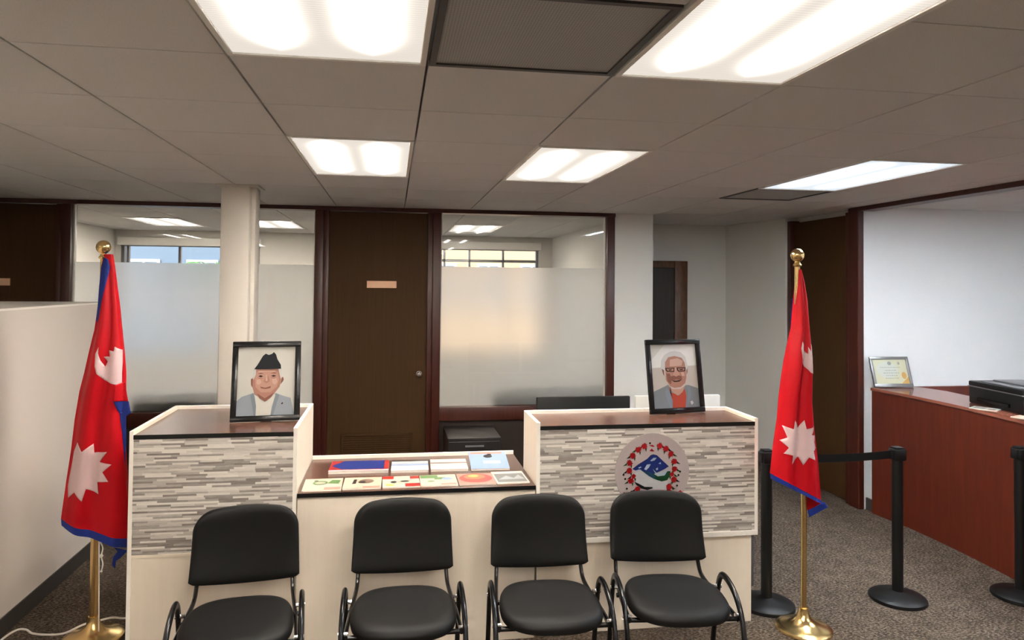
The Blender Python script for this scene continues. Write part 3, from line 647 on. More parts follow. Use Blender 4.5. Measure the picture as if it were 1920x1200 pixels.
A1 = [(1, [c(262, 1100), c(270, 790), c(330, 745), c(455, 705), c(500, 720), c(580, 800), c(690, 735), c(700, 710), c(790, 745), c(870, 770), c(920, 1100)]),
      (2, [c(470, 725), c(500, 740), c(585, 805), c(690, 735), c(705, 725), c(665, 860), c(650, 960), c(490, 960), c(492, 850)]),
      (3, [c(425, 560), c(432, 540), c(450, 550), c(455, 620), c(440, 640), c(428, 610)]), (3, [c(788, 560), c(780, 530), c(765, 540), c(752, 620), c(765, 600), c(782, 580)]),
      (4, [c(445, 640), c(470, 720), c(545, 770), c(585, 805), c(640, 770), c(700, 700), c(745, 640), c(760, 560), c(755, 440), c(455, 440), c(445, 540)]),
      (5, [c(450, 440), c(480, 440), c(478, 500), c(455, 560), c(446, 520)]), (5, [c(755, 440), c(725, 440), c(740, 500), c(755, 560), c(762, 500)]),
      (6, [c(485, 470), c(720, 470), c(735, 560), c(715, 640), c(650, 700), c(540, 700), c(480, 640), c(470, 550)]),
      (3, [c(530, 635), c(585, 650), c(650, 632), c(640, 655), c(588, 664), c(540, 655)]),
      (4, [c(565, 580), c(600, 600), c(635, 578), c(620, 530), c(600, 500), c(585, 530)]),
      (9, [c(500, 458), c(700, 458), c(690, 476), c(600, 470), c(510, 478)]), (9, [c(488, 560), c(525, 548), c(545, 590), c(510, 620), c(488, 600)]), (9, [c(660, 548), c(705, 545), c(720, 590), c(690, 620), c(660, 595)]),
      (4, [c(470, 640), c(540, 700), c(640, 705), c(715, 640), c(690, 720), c(585, 770), c(500, 725)]), (9, [c(588, 505), c(604, 505), c(610, 575), c(585, 575)]), (4, [c(500, 535), c(560, 540), c(545, 552), c(510, 550)]), (4, [c(645, 535), c(705, 532), c(690, 550), c(655, 548)]),
      (10, [c(455, 705), c(475, 760), c(492, 850), c(490, 956), c(470, 956), c(440, 800), c(425, 730)]), (10, [c(705, 712), c(690, 770), c(668, 860), c(655, 956), c(680, 956), c(725, 800), c(745, 735)]),
      (7, [c(505, 520), c(530, 508), c(560, 520), c(535, 532)]), (7, [c(645, 518), c(675, 508), c(705, 518), c(675, 530)]),
      (3, [c(495, 492), c(530, 480), c(568, 490), c(530, 493)]), (3, [c(640, 488), c(680, 478), c(715, 490), c(680, 491)]),
      (3, [c(500, 712), c(585, 768), c(680, 708), c(660, 750), c(585, 803), c(525, 765)]),
      (8, [c(458, 440), c(500, 380), c(550, 290), c(580, 265), c(615, 280), c(650, 268), c(670, 248), c(695, 275), c(712, 330), c(752, 395), c(756, 440)]),
      (7, [c(765, 830), c(780, 815), c(790, 828), c(775, 840)])]
print_(t_, w, h, fw, A1, ['ph_bg', 'ph_suit', 'ph_shirt', 'ph_skin3', 'ph_skin', 'ph_hair', 'ph_skin2', 'ph_dark', 'ph_hat', 'ph_light', 'ph_lapel'])
t_, w, h, fw = picture_frame('black framed portrait of a grey haired man in glasses on the right raised desk', (1.415, 1.775), (1.785, 1.835), 0.375, 0.44, math.radians(9))
c = lambda x, y: ((x - (245 + (y - 200) * 0.075)) / 578, 1 - (y - 200) / 790)
A2 = [(1, [c(245, 490), c(880, 470), c(880, 1000), c(245, 1000)]), (9, [c(245, 200), c(430, 200), c(245, 400)]),
      (2, [c(290, 1000), c(300, 780), c(440, 720), c(480, 700), c(540, 800), c(620, 830), c(700, 715), c(740, 715), c(870, 760), c(930, 1000)]),
      (3, [c(480, 720), c(520, 800), c(620, 840), c(690, 760), c(710, 850), c(700, 1000), c(535, 1000), c(520, 850)]),
      (4, [c(490, 720), c(540, 760), c(640, 760), c(695, 720), c(660, 800), c(600, 840), c(540, 800)]),
      (5, [c(385, 480), c(390, 400), c(430, 330), c(500, 290), c(560, 282), c(640, 300), c(700, 360), (0.80, 0.66), c(725, 520), c(710, 600), c(440, 600), c(410, 540)]),
      (6, [c(440, 500), c(440, 420), c(480, 360), c(560, 345), c(650, 370), c(690, 430), c(705, 520), c(712, 620), c(695, 690), c(640, 735), c(560, 745), c(500, 720), c(450, 640)]),
      (10, [c(500, 390), c(600, 375), c(665, 410), c(650, 470), c(500, 475)]), (4, [c(470, 545), c(500, 548), c(520, 590), c(500, 660), c(465, 640)]), (10, [c(560, 495), c(582, 495), c(590, 575), c(560, 580)]), (10, [c(640, 555), c(680, 550), c(690, 600), c(655, 600)]),
      (11, [c(460, 735), c(500, 800), c(535, 900), c(535, 990), c(500, 990), c(440, 800)]), (11, [c(715, 720), c(735, 800), c(720, 900), c(702, 990), c(730, 990), c(770, 850), c(760, 740)]),
      (7, [c(455, 560), c(500, 560), c(520, 620), c(515, 700), c(470, 660)]), (7, [c(500, 600), c(580, 590), c(650, 600), c(655, 650), c(580, 640), c(515, 655)]),
      (4, [c(535, 580), c(580, 605), c(625, 580), c(600, 520), c(570, 520)]),
      (8, [c(520, 650), c(580, 655), c(650, 645), c(620, 668), c(560, 672)]),
      (8, [c(440, 492), c(560, 492), c(556, 545), c(470, 545), c(445, 520)]), (6, [c(455, 503), c(548, 503), c(545, 534), c(475, 534)]),
      (8, [c(585, 490), c(700, 492), c(695, 540), c(610, 545), c(590, 525)]), (6, [c(598, 502), c(688, 503), c(683, 530), c(614, 534)]),
      (8, [c(480, 515), c(520, 510), c(520, 525), c(485, 527)]), (8, [c(620, 515), c(665, 510), c(665, 524), c(625, 527)]),
      (7, [c(395, 500), c(425, 520), c(430, 600), c(410, 560)]), (7, [c(722, 500), c(710, 530), c(712, 590), c(724, 550)]),
      (5, [c(755, 920), c(785, 910), c(800, 940), c(775, 965)]), (8, [c(500, 720), c(510, 760), c(530, 870), c(500, 800)])]
print_(t_, w, h, fw, A2, ['ph_bg2', 'ph_wall', 'ph_suit2', 'ph_red', 'ph_skin2', 'ph_hair', 'ph_skin', 'ph_skin3', 'ph_dark', 'ph_bg', 'ph_light', 'ph_lapel'])

# ================================================================== CHAIRS
def make_chair(lab):
    t_ = thing('waiting_chair', lab, 'chair', (0, 0, 0), 0, 'black waiting chairs in front of the reception desk')
    # padded seat: rounded trapezoid, crowned
    def outline(sc, n=64):
        pts = []
        for k in range(n):
            a = 2 * PI * k / n; ca, sa = math.cos(a), math.sin(a)
            e = 3.4
            x = math.copysign(abs(ca) ** (2 / e), ca); y = math.copysign(abs(sa) ** (2 / e), sa)
            wd = 0.232 - 0.022 * y if y > 0 else 0.232 - 0.006 * y * y
            yy = y * (0.205 if y > 0 else 0.215) - (0.028 * (1 - x * x) if y < 0 else -0.012 * (1 - x * x))
            pts.append((x * wd * sc, yy * sc))
        return pts
    b = BM(); rings = []
    for sc, z in ((0.93, 0.405), (0.985, 0.413), (1.0, 0.430), (0.992, 0.446), (0.965, 0.457), (0.90, 0.464), (0.72, 0.468), (0.45, 0.466), (0.2, 0.465)):
        rings.append([b.verts.new((x, y, z + (0.006 * (y / 0.2) if z > 0.44 else 0))) for x, y in outline(sc)])
    for A, B_ in zip(rings, rings[1:]):
        for k in range(64): b.faces.new((A[k], A[(k + 1) % 64], B_[(k + 1) % 64], B_[k]))
    b.faces.new(rings[0][::-1]); b.faces.new(rings[-1])
    obj('seat', b, 'leather', t_, True)
    # curved padded backrest
    b = BM(); NU, NV = 36, 22
    def bp(u, v, side):
        # superellipse-like outline: rounder at the top corners, squarer below
        x = u * 0.245
        tt = min(max(0, (abs(u) - 0.60) / 0.40), 1); top = 0.825 - 0.020 * abs(u) ** 2 - 0.085 * (1 - math.sqrt(max(0, 1 - tt ** 2.2)))
        bot = 0.478 + 0.024 * abs(u) ** 2 + 0.012 * max(0, (abs(u) - 0.88) / 0.12) ** 2
        z = bot + (top - bot) * v
        taper = 1.0 - 0.030 * v * 1.0
        edge = (1 - abs(u) ** 10) * (1 - abs(2 * v - 1) ** 9)
        th = 0.006 + 0.021 * max(edge, 0) ** 0.5
        yc = 0.335 + 0.055 * v - 0.040 * u * u + 0.012 * math.sin(v * PI)
        return Vector((x * taper, yc + side * th, z))
    F = {}
    for side in (-1, 1):
        for i in range(NU + 1):
            for j in range(NV + 1):
                u = math.sin((i / NU * 2 - 1) * PI / 2 * 0.999); v = (1 - math.cos(j / NV * PI)) / 2
                F[side, i, j] = b.verts.new(bp(u, v, side))
    for side in (-1, 1):
        for i in range(NU):
            for j in range(NV): b.faces.new((F[side, i, j], F[side, i + 1, j], F[side, i + 1, j + 1], F[side, i, j + 1]))
    for i in range(NU):
        for j in (0, NV): b.faces.new((F[-1, i, j], F[-1, i + 1, j], F[1, i + 1, j], F[1, i, j]))
    for j in range(NV):
        for i in (0, NU): b.faces.new((F[-1, i, j], F[-1, i, j + 1], F[1, i, j + 1], F[1, i, j]))
    obj('backrest', b, 'leather', t_, True)
    for s in (-1, 1):
        # inverted U: rear leg, arch beside the seat, front leg
        b = BM()
        tube(b, smooth_path([(s * 0.262, 0.255, 0.012), (s * 0.262, 0.215, 0.20), (s * 0.262, 0.165, 0.40), (s * 0.262, 0.130, 0.478), (s * 0.262, 0.075, 0.506), (s * 0.262, -0.010, 0.500), (s * 0.262, -0.090, 0.468), (s * 0.262, -0.150, 0.405), (s * 0.262, -0.195, 0.28), (s * 0.262, -0.235, 0.012)], 8), 0.0165, 12, flat=0.72, side=(1, 0, 0))
        fr = obj('side_frame', b, 'blackgloss', t_, True)
        for yy in (0.255, -0.235):
            b = BM(); lathe(b, [(0, 0), (0.019, 0), (0.020, 0.015), (0.016, 0.03), (0, 0.03)], 14, (s * 0.262, yy)); obj('foot_cap', b, 'black', fr, True)
        b = BM()
        tube(b, smooth_path([(s * 0.208, 0.372, 0.66), (s * 0.210, 0.352, 0.56), (s * 0.213, 0.330, 0.49), (s * 0.218, 0.290, 0.432), (s * 0.228, 0.19, 0.410), (s * 0.238, 0.05, 0.405), (s * 0.246, -0.145, 0.403)], 7), 0.014, 10, flat=0.7, side=(1, 0, 0))
        obj('back_support', b, 'blackgloss', t_, True)
        for yy, zz in ((0.153, 0.425), (-0.135, 0.415)):
            b = BM(); tube(b, [(s * 0.235, yy, zz), (s * 0.275, yy, zz)], 0.009, 8); obj('frame_bolt', b, 'chrome', t_, True)
    for yy, zz in ((0.12, 0.400), (-0.12, 0.392)):
        b = BM(); tube(b, [(-0.25, yy, zz), (0.25, yy, zz)], 0.011, 10); obj('cross_bar', b, 'blackgloss', t_, True)
    return t_
def dup(root, loc, rz, lab):
    r = root.copy(); C.objects.link(r); r.location = loc; r.rotation_euler = (0, 0, rz); r['label'] = lab
    for ch in list(root.children):
        c_ = ch.copy(); C.objects.link(c_); c_.parent = r
        for g in ch.children:
            d_ = g.copy(); C.objects.link(d_); d_.parent = c_
    return r
ch0 = make_chair('black waiting chair farthest left, nearest the camera, in front of the left raised desk unit')
ch0.location = (-0.735, 0.955, 0); ch0.rotation_euler = (0, 0, 0.10)
dup(ch0, (-0.033, 0.975, 0), 0.0, 'black waiting chair in front of the magazines, second from the left')
dup(ch0, (0.628, 0.955, 0), -0.05, 'black waiting chair second from the right, overlapping the left edge of the right stone panel')
dup(ch0, (1.225, 0.945, 0), -0.11, 'black waiting chair farthest right, its back covering the bottom of the round emblem')

# ================================================================== FLAGS
def interp(poly, z):
    for (xa, za), (xb, zb) in zip(poly, poly[1:]):
        if za >= z >= zb: return xa + (xb - xa) * ((za - z) / (za - zb) if za != zb else 0)
    return poly[0][0] if z > poly[0][1] else poly[-1][0]
def resample(poly, n):
    """by index, evenly between break points"""
    out = []; m = len(poly) - 1
    for k in range(n + 1):
        s = k / n * m; i = min(int(s), m - 1); f = s - i
        out.append((poly[i][0] + (poly[i + 1][0] - poly[i][0]) * f, poly[i][1] + (poly[i + 1][1] - poly[i][1]) * f))
    return out
def build_flag(lab, px, py, Lp, Rp, moon, sun, extras, ph, cord=None, lean=0.0, pr=0.0155):
    """Lp, Rp: left and right edge of the hanging cloth; everything in metres, x and z"""
    t_ = thing('flag_stand', lab, 'flag', (px, py, 0), 0, 'red flags on brass poles')
    top = Lp[0][1]; bot = min(Lp[-1][1], Rp[-1][1])
    b = BM(); tube(b, smooth_path([(0, 0, 0.03), (0, 0, 0.75), (lean * 0.5, 0, 1.15), (lean * 1.02, 0, 1.6), (lean, 0, 2.04)], 6), [pr if k < 12 else 0.0145 for k in range(25)], 20); po = obj('pole', b, 'brass', t_, True)
    b = BM(); lathe(b, [(0.0135, 1.0), (pr + 0.004, 1.0), (pr + 0.004, 1.06), (0.0135, 1.06)], 20, (lean * 0.36, 0)); obj('pole_collar', b, 'brass', po, True)
    b = BM(); lathe(b, [(0, 0), (0.148, 0), (0.152, 0.006), (0.150, 0.014), (0.136, 0.022), (0.120, 0.026), (0.085, 0.036), (0.055, 0.052), (0.036, 0.075), (0.029, 0.10), (0.026, 0.12), (0.0135, 0.122)], 56); obj('base', b, 'brass', t_, True)
    b = BM(); prof = [(0.0135, 2.01), (0.022, 2.015), (0.024, 2.022), (0.016, 2.032), (0.014, 2.040)]
    for k in range(13):
        a = -PI / 2 + 0.42 + (PI - 0.42) * k / 12; prof.append((max(0.037 * math.cos(a), 0.0), 2.076 + 0.037 * math.sin(a)))
    prof[-1] = (0, 2.113); lathe(b, prof, 28, (lean, 0)); obj('finial', b, 'brass', t_, True)
    def yfun(x, z):
        xl, xr = interp(Lp, z), interp(Rp, z); u = min(max((x - xl) / max(xr - xl, 0.01), 0), 1)
        tz = min(max((top - z) / 0.5, 0), 1)
        y = -0.018 - 0.055 * tz * math.sin(PI * u) ** 0.8
        y += tz * 0.020 * math.sin(2 * PI * (1.6 * u + 0.25 * (top - z)) + ph) * math.sin(PI * u) ** 0.5
        y += tz * 0.004 * math.sin(2 * PI * (3.7 * u - 0.8 * z) + 2 * ph) * math.sin(PI * u)
        return y
    NV, NU = 120, 30
    La, Ra = resample(Lp, NV), resample(Rp, NV); b = BM(); G = {}; H = {}
    band = NV - NV // (len(Lp) - 1)
    for j in range(NV + 1):
        for i in range(NU + 1):
            u = i / NU; x = La[j][0] + (Ra[j][0] - La[j][0]) * u; z = La[j][1] + (Ra[j][1] - La[j][1]) * u
            y = yfun(x, z); tz = min(max((top - z) / 0.5, 0), 1)
            G[j, i] = b.verts.new((x - px, y, z))
            H[j, i] = b.verts.new((x - px, 0.018 + 0.045 * tz * math.sin(PI * u) + 0.008 * tz * math.sin(9 * u + ph), z + 0.02 * math.sin(PI * u) * (j / NV)))
    def quad(a_, b_, c_, d_, mi):
        f = b.faces.new((a_, b_, c_, d_)); f.material_index = mi
    for j in range(NV):
        mi = 1 if j >= band else 0
        for i in range(NU):
            quad(G[j, i], G[j + 1, i], G[j + 1, i + 1], G[j, i + 1], mi); quad(H[j, i], H[j, i + 1], H[j + 1, i + 1], H[j + 1, i], mi)
        for i in (0, NU): quad(G[j, i], H[j, i], H[j + 1, i], G[j + 1, i], mi)
    for i in range(NU): quad(G[0, i], G[0, i + 1], H[0, i + 1], H[0, i], 1)
    fo = obj('flag_cloth', b, ['flag_red', 'flag_blue'], t_, True)
    def applique(nm, pts, m, off, lab_=None, cuts=True):
        b = BM(); f = b.faces.new([b.verts.new((x, 0, z)) for x, z in pts]); f.normal_update(); bmesh.ops.triangulate(b, faces=[f])
        if cuts:
            for _ in range(6):
                es = [e for e in b.edges if e.calc_length() > 0.014]
                if es: bmesh.ops.subdivide_edges(b, edges=es, cuts=1, use_grid_fill=False); bmesh.ops.triangulate(b, faces=b.faces)
        for v in b.verts:
            v.co.y = yfun(v.co.x, v.co.z) - off if off < 1 else off - 2.0
            v.co.x -= px
        for f in b.faces:
            f.normal_update()
            if f.normal.y > 0: f.normal_flip()
        o = obj(nm, b, m, fo, smooth='keep')
        md = o.modifiers.new('thickness', 'SOLIDIFY'); md.thickness = 0.001; md.offset = -1
        if lab_: o['label'] = lab_
        return o
    applique('moon_emblem', moon, 'flag_white', 0.003, 'pale crescent moon emblem')
    applique('sun_emblem', sun, 'flag_white', 0.003, 'pale many-pointed sun emblem')
    for nm, pts, m, off in extras: applique(nm, pts, m, off)
    if cord:
        b = BM(); P = [(x - px, -0.03, z) for x, z in cord]
        tube(b, smooth_path(P, 5), 0.0035, 8); tube(b, smooth_path([P[0], (P[0][0] + 0.012, -0.035, P[1][1] - 0.03), (P[2][0] + 0.006, -0.03, P[2][1])], 5), 0.0035, 8)
        bmesh.ops.create_icosphere(b, subdivisions=2, radius=0.010, matrix=Matrix.Translation(P[2])); bmesh.ops.create_icosphere(b, subdivisions=1, radius=0.007, matrix=Matrix.Translation(P[-1]))
        obj('tie_cord', b, 'cord', t_, True)
    return t_
FL_L= [(-1.625, 2.038), (-1.6367, 1.9701), (-1.6449, 1.8572), (-1.6505, 1.7445), (-1.6638, 1.632), (-1.6876, 1.5198), (-1.7087, 1.408), (-1.73, 1.3105), (-1.7502, 1.1631), (-1.7648, 0.9995), (-1.7846, 0.8392), (-1.8061, 0.6437), (-1.8027, 0.6077)]
FL_R= [(-1.5908, 2.0386), (-1.5789, 1.9708), (-1.5635, 1.8579), (-1.548, 1.7449), (-1.5352, 1.6319), (-1.5224, 1.519), (-1.5122, 1.4061), (-1.51, 1.2934), (-1.5209, 1.181), (-1.5038, 0.984), (-1.4868, 0.7872), (-1.4605, 0.523), (-1.4595, 0.4755)]
FL_MOON= [(-1.615, 1.5476), (-1.6304, 1.5139), (-1.6318, 1.4465), (-1.6227, 1.409), (-1.594, 1.3713), (-1.5586, 1.3522), (-1.5198, 1.3427), (-1.515, 1.3479), (-1.5185, 1.5283), (-1.5271, 1.5322), (-1.5485, 1.5473), (-1.5515, 1.5225), (-1.5776, 1.5286), (-1.572, 1.4948), (-1.5965, 1.495), (-1.5819, 1.4686), (-1.5919, 1.4425), (-1.6066, 1.4763), (-1.6164, 1.5138)]
FL_SUN= [(-1.7171, 1.0479), (-1.6882, 1.0025), (-1.6374, 1.0419), (-1.6349, 0.993), (-1.5717, 0.9953), (-1.6088, 0.9434), (-1.5475, 0.9294), (-1.5925, 0.89), (-1.561, 0.8401), (-1.6181, 0.8379), (-1.6107, 0.7767), (-1.6667, 0.8071), (-1.6828, 0.7453), (-1.7231, 0.7929), (-1.7637, 0.758), (-1.7701, 0.8147), (-1.7623, 0.871), (-1.7501, 0.9353), (-1.741, 0.9999)]
FL_STRIP= [(-1.622, 2.0211), (-1.6008, 2.0101), (-1.5895, 1.9707), (-1.6056, 1.8575), (-1.6246, 1.7587), (-1.6464, 1.6742), (-1.6545, 1.6882), (-1.6481, 1.7586), (-1.6423, 1.8572), (-1.6341, 1.9701)]
FL_FLAP= [(-1.54, 1.3444), (-1.5008, 1.3608), (-1.4916, 1.2987), (-1.4828, 1.2535), (-1.5462, 1.2602)]
FL_FLAPB= [(-1.5462, 1.2602), (-1.4828, 1.2535), (-1.471, 1.1913), (-1.4945, 1.1749), (-1.4918, 1.0399), (-1.4945, 0.9136), (-1.5075, 1.0346), (-1.5238, 1.1923)]
FL_TAIL= [(-1.5616, 0.4653), (-1.4889, 0.4448), (-1.5256, 0.4067), (-1.5494, 0.3908), (-1.5513, 0.3512), (-1.5677, 0.369), (-1.5632, 0.4114), (-1.5424, 0.4416)]
FL_CORD= [(-1.6125, 0.5272), (-1.5934, 0.4847), (-1.6003, 0.4433), (-1.5917, 0.4012), (-1.5987, 0.3627)]
FR_L= [(2.1407, 1.9958), (2.1344, 1.922), (2.1248, 1.8247), (2.1122, 1.6658), (2.0932, 1.5896), (2.071, 1.4901), (2.0521, 1.3733), (2.0396, 1.2771), (2.0303, 1.1637), (2.0084, 1.0275), (1.9897, 0.8627), (1.9929, 0.8307)]
FR_R= [(2.1535, 1.9959), (2.1727, 1.9223), (2.1888, 1.825), (2.1984, 1.6658), (2.2081, 1.5685), (2.2177, 1.4301), (2.2177, 1.3478), (2.2177, 1.2685), (2.2305, 1.1185), (2.253, 0.9391), (2.2722, 0.7131), (2.2882, 0.6862)]
FR_MOON= [(2.1303, 1.5982), (2.1197, 1.5591), (2.125, 1.5102), (2.1463, 1.4611), (2.1782, 1.4266), (2.2102, 1.4165), (2.2145, 1.4704), (2.2017, 1.5784), (2.1888, 1.5833), (2.1835, 1.5392), (2.1675, 1.5687), (2.1654, 1.5295), (2.1463, 1.5492)]
FR_SUN= [(2.082, 1.1683), (2.1087, 1.1228), (2.1413, 1.1671), (2.1517, 1.1191), (2.2053, 1.1316), (2.1785, 1.0885), (2.2247, 1.0764), (2.1964, 1.0457), (2.2277, 1.008), (2.1904, 1.0021), (2.2053, 0.9471), (2.1636, 0.966), (2.134, 0.9219), (2.1117, 0.9674), (2.0674, 0.9307), (2.0718, 0.9781), (2.0276, 0.9861), (2.0496, 1.0194), (2.0158, 1.0542), (2.0452, 1.0739), (2.0304, 1.1353), (2.0746, 1.1208)]
FR_STRIP= [(2.1226, 1.8322), (2.1355, 1.8322), (2.1291, 1.7127), (2.1227, 1.6232), (2.1163, 1.5934), (2.1162, 1.7127)]
FR_TAILR= [(2.2067, 0.7302), (2.3208, 0.6812), (2.2197, 0.6404)]
FR_TAILB= [(2.2197, 0.6434), (2.3241, 0.6871), (2.3438, 0.6565), (2.2295, 0.6043)]

build_flag('red flag on a brass pole at left, between low white partition and reception desk', -1.643, 1.85, FL_L, FL_R, FL_MOON, FL_SUN,
    [('border_strip', FL_STRIP, 'flag_blue', 0.004), ('upper_fold', FL_FLAP, 'flag_red', 0.012), ('border_fold', FL_FLAPB, 'flag_blue', 0.006), ('border_tail', FL_TAIL, 'flag_blue', 2.03)], 0.4, FL_CORD, 0.01, 0.021)
build_flag('red flag on a brass pole at right, in front of the belt barrier posts', 2.178, 1.43, FR_L, FR_R, FR_MOON, FR_SUN,
    [('border_strip', FR_STRIP, 'flag_blue', 2.03), ('lower_fold', FR_TAILR, 'flag_red', 2.03), ('border_tail', FR_TAILB, 'flag_blue', 2.028)], 1.7, None, -0.039)

# white cord on the carpet
b = BM(); tube(b, smooth_path([(-2.10, 0.95, 0.006), (-2.11, 1.45, 0.006), (-2.105, 1.86, 0.006), (-2.083, 1.985, 0.006), (-2.035, 1.99, 0.006), (-1.979, 1.94, 0.006), (-1.90, 1.915, 0.006), (-1.814, 1.918, 0.006), (-1.72, 1.92, 0.045), (-1.66, 1.935, 0.052), (-1.60, 1.985, 0.045), (-1.542, 2.061, 0.006), (-1.45, 2.16, 0.006), (-1.40, 2.40, 0.006)], 8), 0.0055, 8)
tag(obj('power_cord', b, 'cord', None, True), 'white cord lying on the dark carpet, passing the foot of the left flag pole', 'cord')

# ================================================================== BELT BARRIER POSTS
def post(lab, x, y, belt_to=None, rot=0):
    t_ = thing('barrier_post', lab, 'barrier post', (x, y, 0), rot, 'black belt barrier posts')
    b = BM(); lathe(b, [(0, 0), (0.158, 0), (0.162, 0.006), (0.160, 0.020), (0.146, 0.030), (0.10, 0.042), (0.05, 0.050), (0.038, 0.056), (0.0, 0.056)], 56); obj('base', b, 'black', t_, True)
    b = BM(); lathe(b, [(0.0, 0.05), (0.0315, 0.05), (0.0315, 0.845), (0, 0.845)], 32); obj('post_tube', b, 'black', t_, True)
    b = BM(); box(b, -0.036, 0.036, -0.036, 0.036, 0.845, 0.915, 0.008); box(b, -0.029, 0.029, -0.029, 0.029, 0.915, 0.925, 0.003)
    for s in (-1, 1): box(b, s * 0.036, s * 0.044, -0.024, 0.024, 0.850, 0.910, 0.002)
    obj('belt_cassette', b, 'black', t_, True)
    if belt_to:
        v = Vector((belt_to[0] - x, belt_to[1] - y, 0)); L = v.length; a = math.atan2(v.y, v.x) - rot; b = BM()
        N = 24; prev = None
        for k in range(N + 1):
            s = k / N; sag = 0.016 * math.sin(PI * s); xx = 0.04 + (L - 0.08) * s
            cur = [b.verts.new((xx, dy, z - sag)) for dy in (-0.0008, 0.0008) for z in (0.856, 0.904)]
            if prev:
                for p_, q_ in ((0, 1), (2, 3), (0, 2), (1, 3)): b.faces.new((prev[p_], prev[q_], cur[q_], cur[p_]))
            prev = cur
        bmesh.ops.rotate(b, verts=b.verts, cent=(0, 0, 0), matrix=Matrix.Rotation(a, 3, 'Z')); obj('belt', b, 'black', t_)
post('black belt barrier post just right of the reception desk, its belt running right', 2.122, 1.728, (2.965, 1.70), -0.03)
post('black belt barrier post in the middle of the carpet, right of the flag', 2.965, 1.70, None, -0.03)
post('black belt barrier post at the right edge, in front of the red-brown service counter', 3.748, 1.625, None, 0)

# ================================================================== SERVICE COUNTER
t_ = thing('service_counter', 'red-brown wooden service counter with curved top along the right wall', 'counter', (3.94, 2.0, 0))
edge = smooth_path([(3.90, 3.235, 0), (3.945, 2.86, 0), (3.955, 2.50, 0), (3.945, 2.15, 0), (3.915, 1.75, 0), (3.86, 1.35, 0), (3.78, 0.95, 0), (3.68, 0.6, 0)], 8)
top_e = [(p.x - 3.94, p.y - 2.0) for p in edge]
bot_e = [(max(p.x, 3.0) - 3.94 + 0.012, p.y - 2.0) for p in edge]
b = BM()
lo = [b.verts.new((x + 0.012, y, 0.0)) for x, y in top_e]; hi = [b.verts.new((x + 0.012, y, 1.03)) for x, y in top_e]
lo2 = [b.verts.new((x + 0.035, y, 0.0)) for x, y in top_e]; hi2 = [b.verts.new((x + 0.035, y, 1.03)) for x, y in top_e]
for k in range(len(lo) - 1):
    b.faces.new((lo[k], lo[k + 1], hi[k + 1], hi[k])); b.faces.new((lo2[k], lo2[k + 1], hi2[k + 1], hi2[k])); b.faces.new((hi[k], hi[k + 1], hi2[k + 1], hi2[k]))
b.faces.new((lo[0], hi[0], hi2[0], lo2[0])); b.faces.new((lo[-1], hi[-1], hi2[-1], lo2[-1]))
obj('front_panel', b, 'counter_front', t_, True)
back_e = [(0.30, 1.30), (0.42, 1.22), (0.475, 1.0), (0.45, 0.6), (0.42, 0.1), (0.36, -0.6), (0.2, -1.4)]
b = BM(); prism_xy(b, top_e + back_e[::-1], 1.03, 1.052); obj('counter_top', b, 'counter_top', t_)
b = BM(); box(b, 0.42, 2.3, 1.29, 1.325, 0.0, 1.045, 0.003); obj('back_panel', b, 'counter_front', t_)
b = BM(); box(b, 0.10, 0.9, -1.3, 1.29, 0.72, 0.745, 0.002); obj('work_surface', b, 'counter_top', t_)
b = BM(); box(b, 0.86, 0.885, -1.3, 1.28, 0, 0.72); obj('inner_panel', b, 'counter_front', t_)

# framed certificate
t_ = thing('certificate_frame', 'small silver framed certificate leaning at the far end of the service counter', 'framed certificate', (4.105, 3.205, 1.059), -0.06); t_.rotation_euler = (-0.32, 0, -0.03)
w, h = 0.355, 0.262
b = BM()
box(b, -w / 2, w / 2, 0, 0.016, 0, 0.03, 0.003); box(b, -w / 2, w / 2, 0, 0.016, h - 0.024, h, 0.003)
for s in (-1, 1): box(b, s * w / 2, s * (w / 2 - 0.024), 0, 0.016, 0.025, h - 0.02, 0.003)
obj('frame', b, 'silver', t_, True)
b = BM(); y = 0.010
flatmat('ce_bg', (0.85, 0.84, 0.60)); flatmat('ce_pale', (0.82, 0.87, 0.78)); flatmat('ce_grey', (0.45, 0.47, 0.42)); flatmat('ce_or', (0.80, 0.48, 0.15))
patch(b, [(-w / 2 + 0.02, 0.02), (w / 2 - 0.02, 0.02), (w / 2 - 0.02, h - 0.02), (-w / 2 + 0.02, h - 0.02)], y, 0)
patch(b, ell(-0.03, 0.15, 0.10, 0.07), y - 0.0003, 1); patch(b, ell(0.0, 0.205, 0.018, 0.016), y - 0.0006, 2); patch(b, ell(0.085, 0.205, 0.011, 0.013), y - 0.0006, 2)
for z_, w_ in ((0.168, 0.09), (0.142, 0.055), (0.120, 0.07), (0.098, 0.05), (0.075, 0.06)):
    x_ = -w_ 
    while x_ < w_:
        l_ = random.uniform(0.008, 0.022); patch(b, [(x_, z_), (x_ + l_, z_), (x_ + l_, z_ + 0.005), (x_, z_ + 0.005)], y - 0.0009, 2); x_ += l_ + 0.005
patch(b, ell(0.115, 0.10, 0.022, 0.03), y - 0.0006, 3); patch(b, [(0.07, 0.022), (0.153, 0.022), (0.153, 0.09)], y - 0.0005, 3)
o = obj('certificate', b, ['ce_bg', 'ce_pale', 'ce_grey', 'ce_or'], t_, smooth='keep')
b = BM(); box(b, -0.04, 0.04, 0, 0.004, -0.17, 0.0); bmesh.ops.rotate(b, verts=b.verts, cent=(0, 0, 0), matrix=Matrix.Rotation(0.72, 3, 'X')); bmesh.ops.translate(b, verts=b.verts, vec=(0, 0.016, 0.178)); obj('easel_strut', b, 'silver', t_)
b = BM(); box(b, -w / 2 + 0.01, w / 2 - 0.01, 0.011, 0.015, 0.01, h - 0.01); obj('backing', b, 'black', t_)

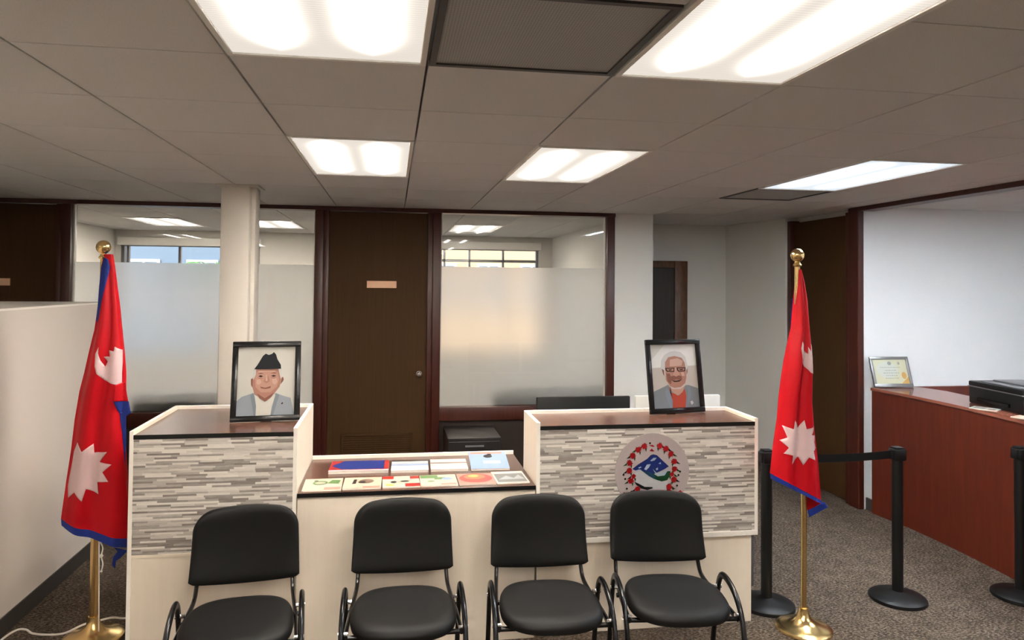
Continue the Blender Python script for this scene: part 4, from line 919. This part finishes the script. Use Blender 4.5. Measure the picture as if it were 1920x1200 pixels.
# printer
t_ = thing('printer', 'black flat printer on the service counter, cut by the right edge', 'printer', (4.30, 2.18, 1.052), -0.10)
b = BM(); box(b, -0.19, 0.24, -0.26, 0.26, 0.0, 0.125, 0.012); obj('body', b, 'black', t_, True)
b = BM(); box(b, -0.192, 0.242, -0.262, 0.262, 0.128, 0.165, 0.010); obj('scanner_lid', b, 'black', t_, True)
b = BM(); box(b, -0.1935, 0.2435, -0.2635, 0.2635, 0.1235, 0.1295, 0.001); obj('seam_strip', b, 'silver', t_)
b = BM(); box(b, -0.05, 0.18, -0.15, 0.20, 0.165, 0.178, 0.005); box(b, -0.165, -0.08, -0.20, 0.16, 0.165, 0.171, 0.002); obj('paper_feed_cover', b, 'grey_plastic', t_, True)
b = BM(); box(b, -0.21, -0.19, -0.15, 0.15, 0.03, 0.055, 0.004); obj('output_slot', b, 'blackgloss', t_)
magazine('folded grey and white leaflet lying on the service counter by the printer', 4.03, 2.19, 0.12, 0.17, 0.55, [(1, R_(0.1, 0.9, 0.5, 0.9)), (2, R_(0.1, 0.5, 0.1, 0.35))], ['p_white', 'p_grey', 'p_brown'], h=0.004, z=1.0525, name='leaflet', group='leaflets on the service counter', cat='leaflet')
magazine('cream leaflet at the right edge of the service counter', 4.02, 1.83, 0.11, 0.17, 0.3, [(1, R_(0.1, 0.6, 0.7, 0.9))], ['p_cream', 'p_salmon'], h=0.004, z=1.0525, name='leaflet', group='leaflets on the service counter', cat='leaflet')

# dark cabinet under the right window
t_ = thing('file_cabinet', 'dark drawer cabinet in the shadow under the right office window', 'cabinet', (0.62, 4.10, 0))
b = BM(); box(b, -0.24, 0.22, -0.26, 0.27, 0.0, 0.58, 0.004); obj('body', b, 'cabinet', t_)
for k in range(2):
    b = BM(); box(b, -0.228, 0.208, -0.272, -0.26, 0.03 + k * 0.27, 0.28 + k * 0.27, 0.003); dr = obj('drawer', b, 'cabinet', t_)
    b = BM(); box(b, -0.09, 0.07, -0.286, -0.272, 0.235 + k * 0.27, 0.250 + k * 0.27, 0.003); obj('handle', b, 'grey_plastic', dr)
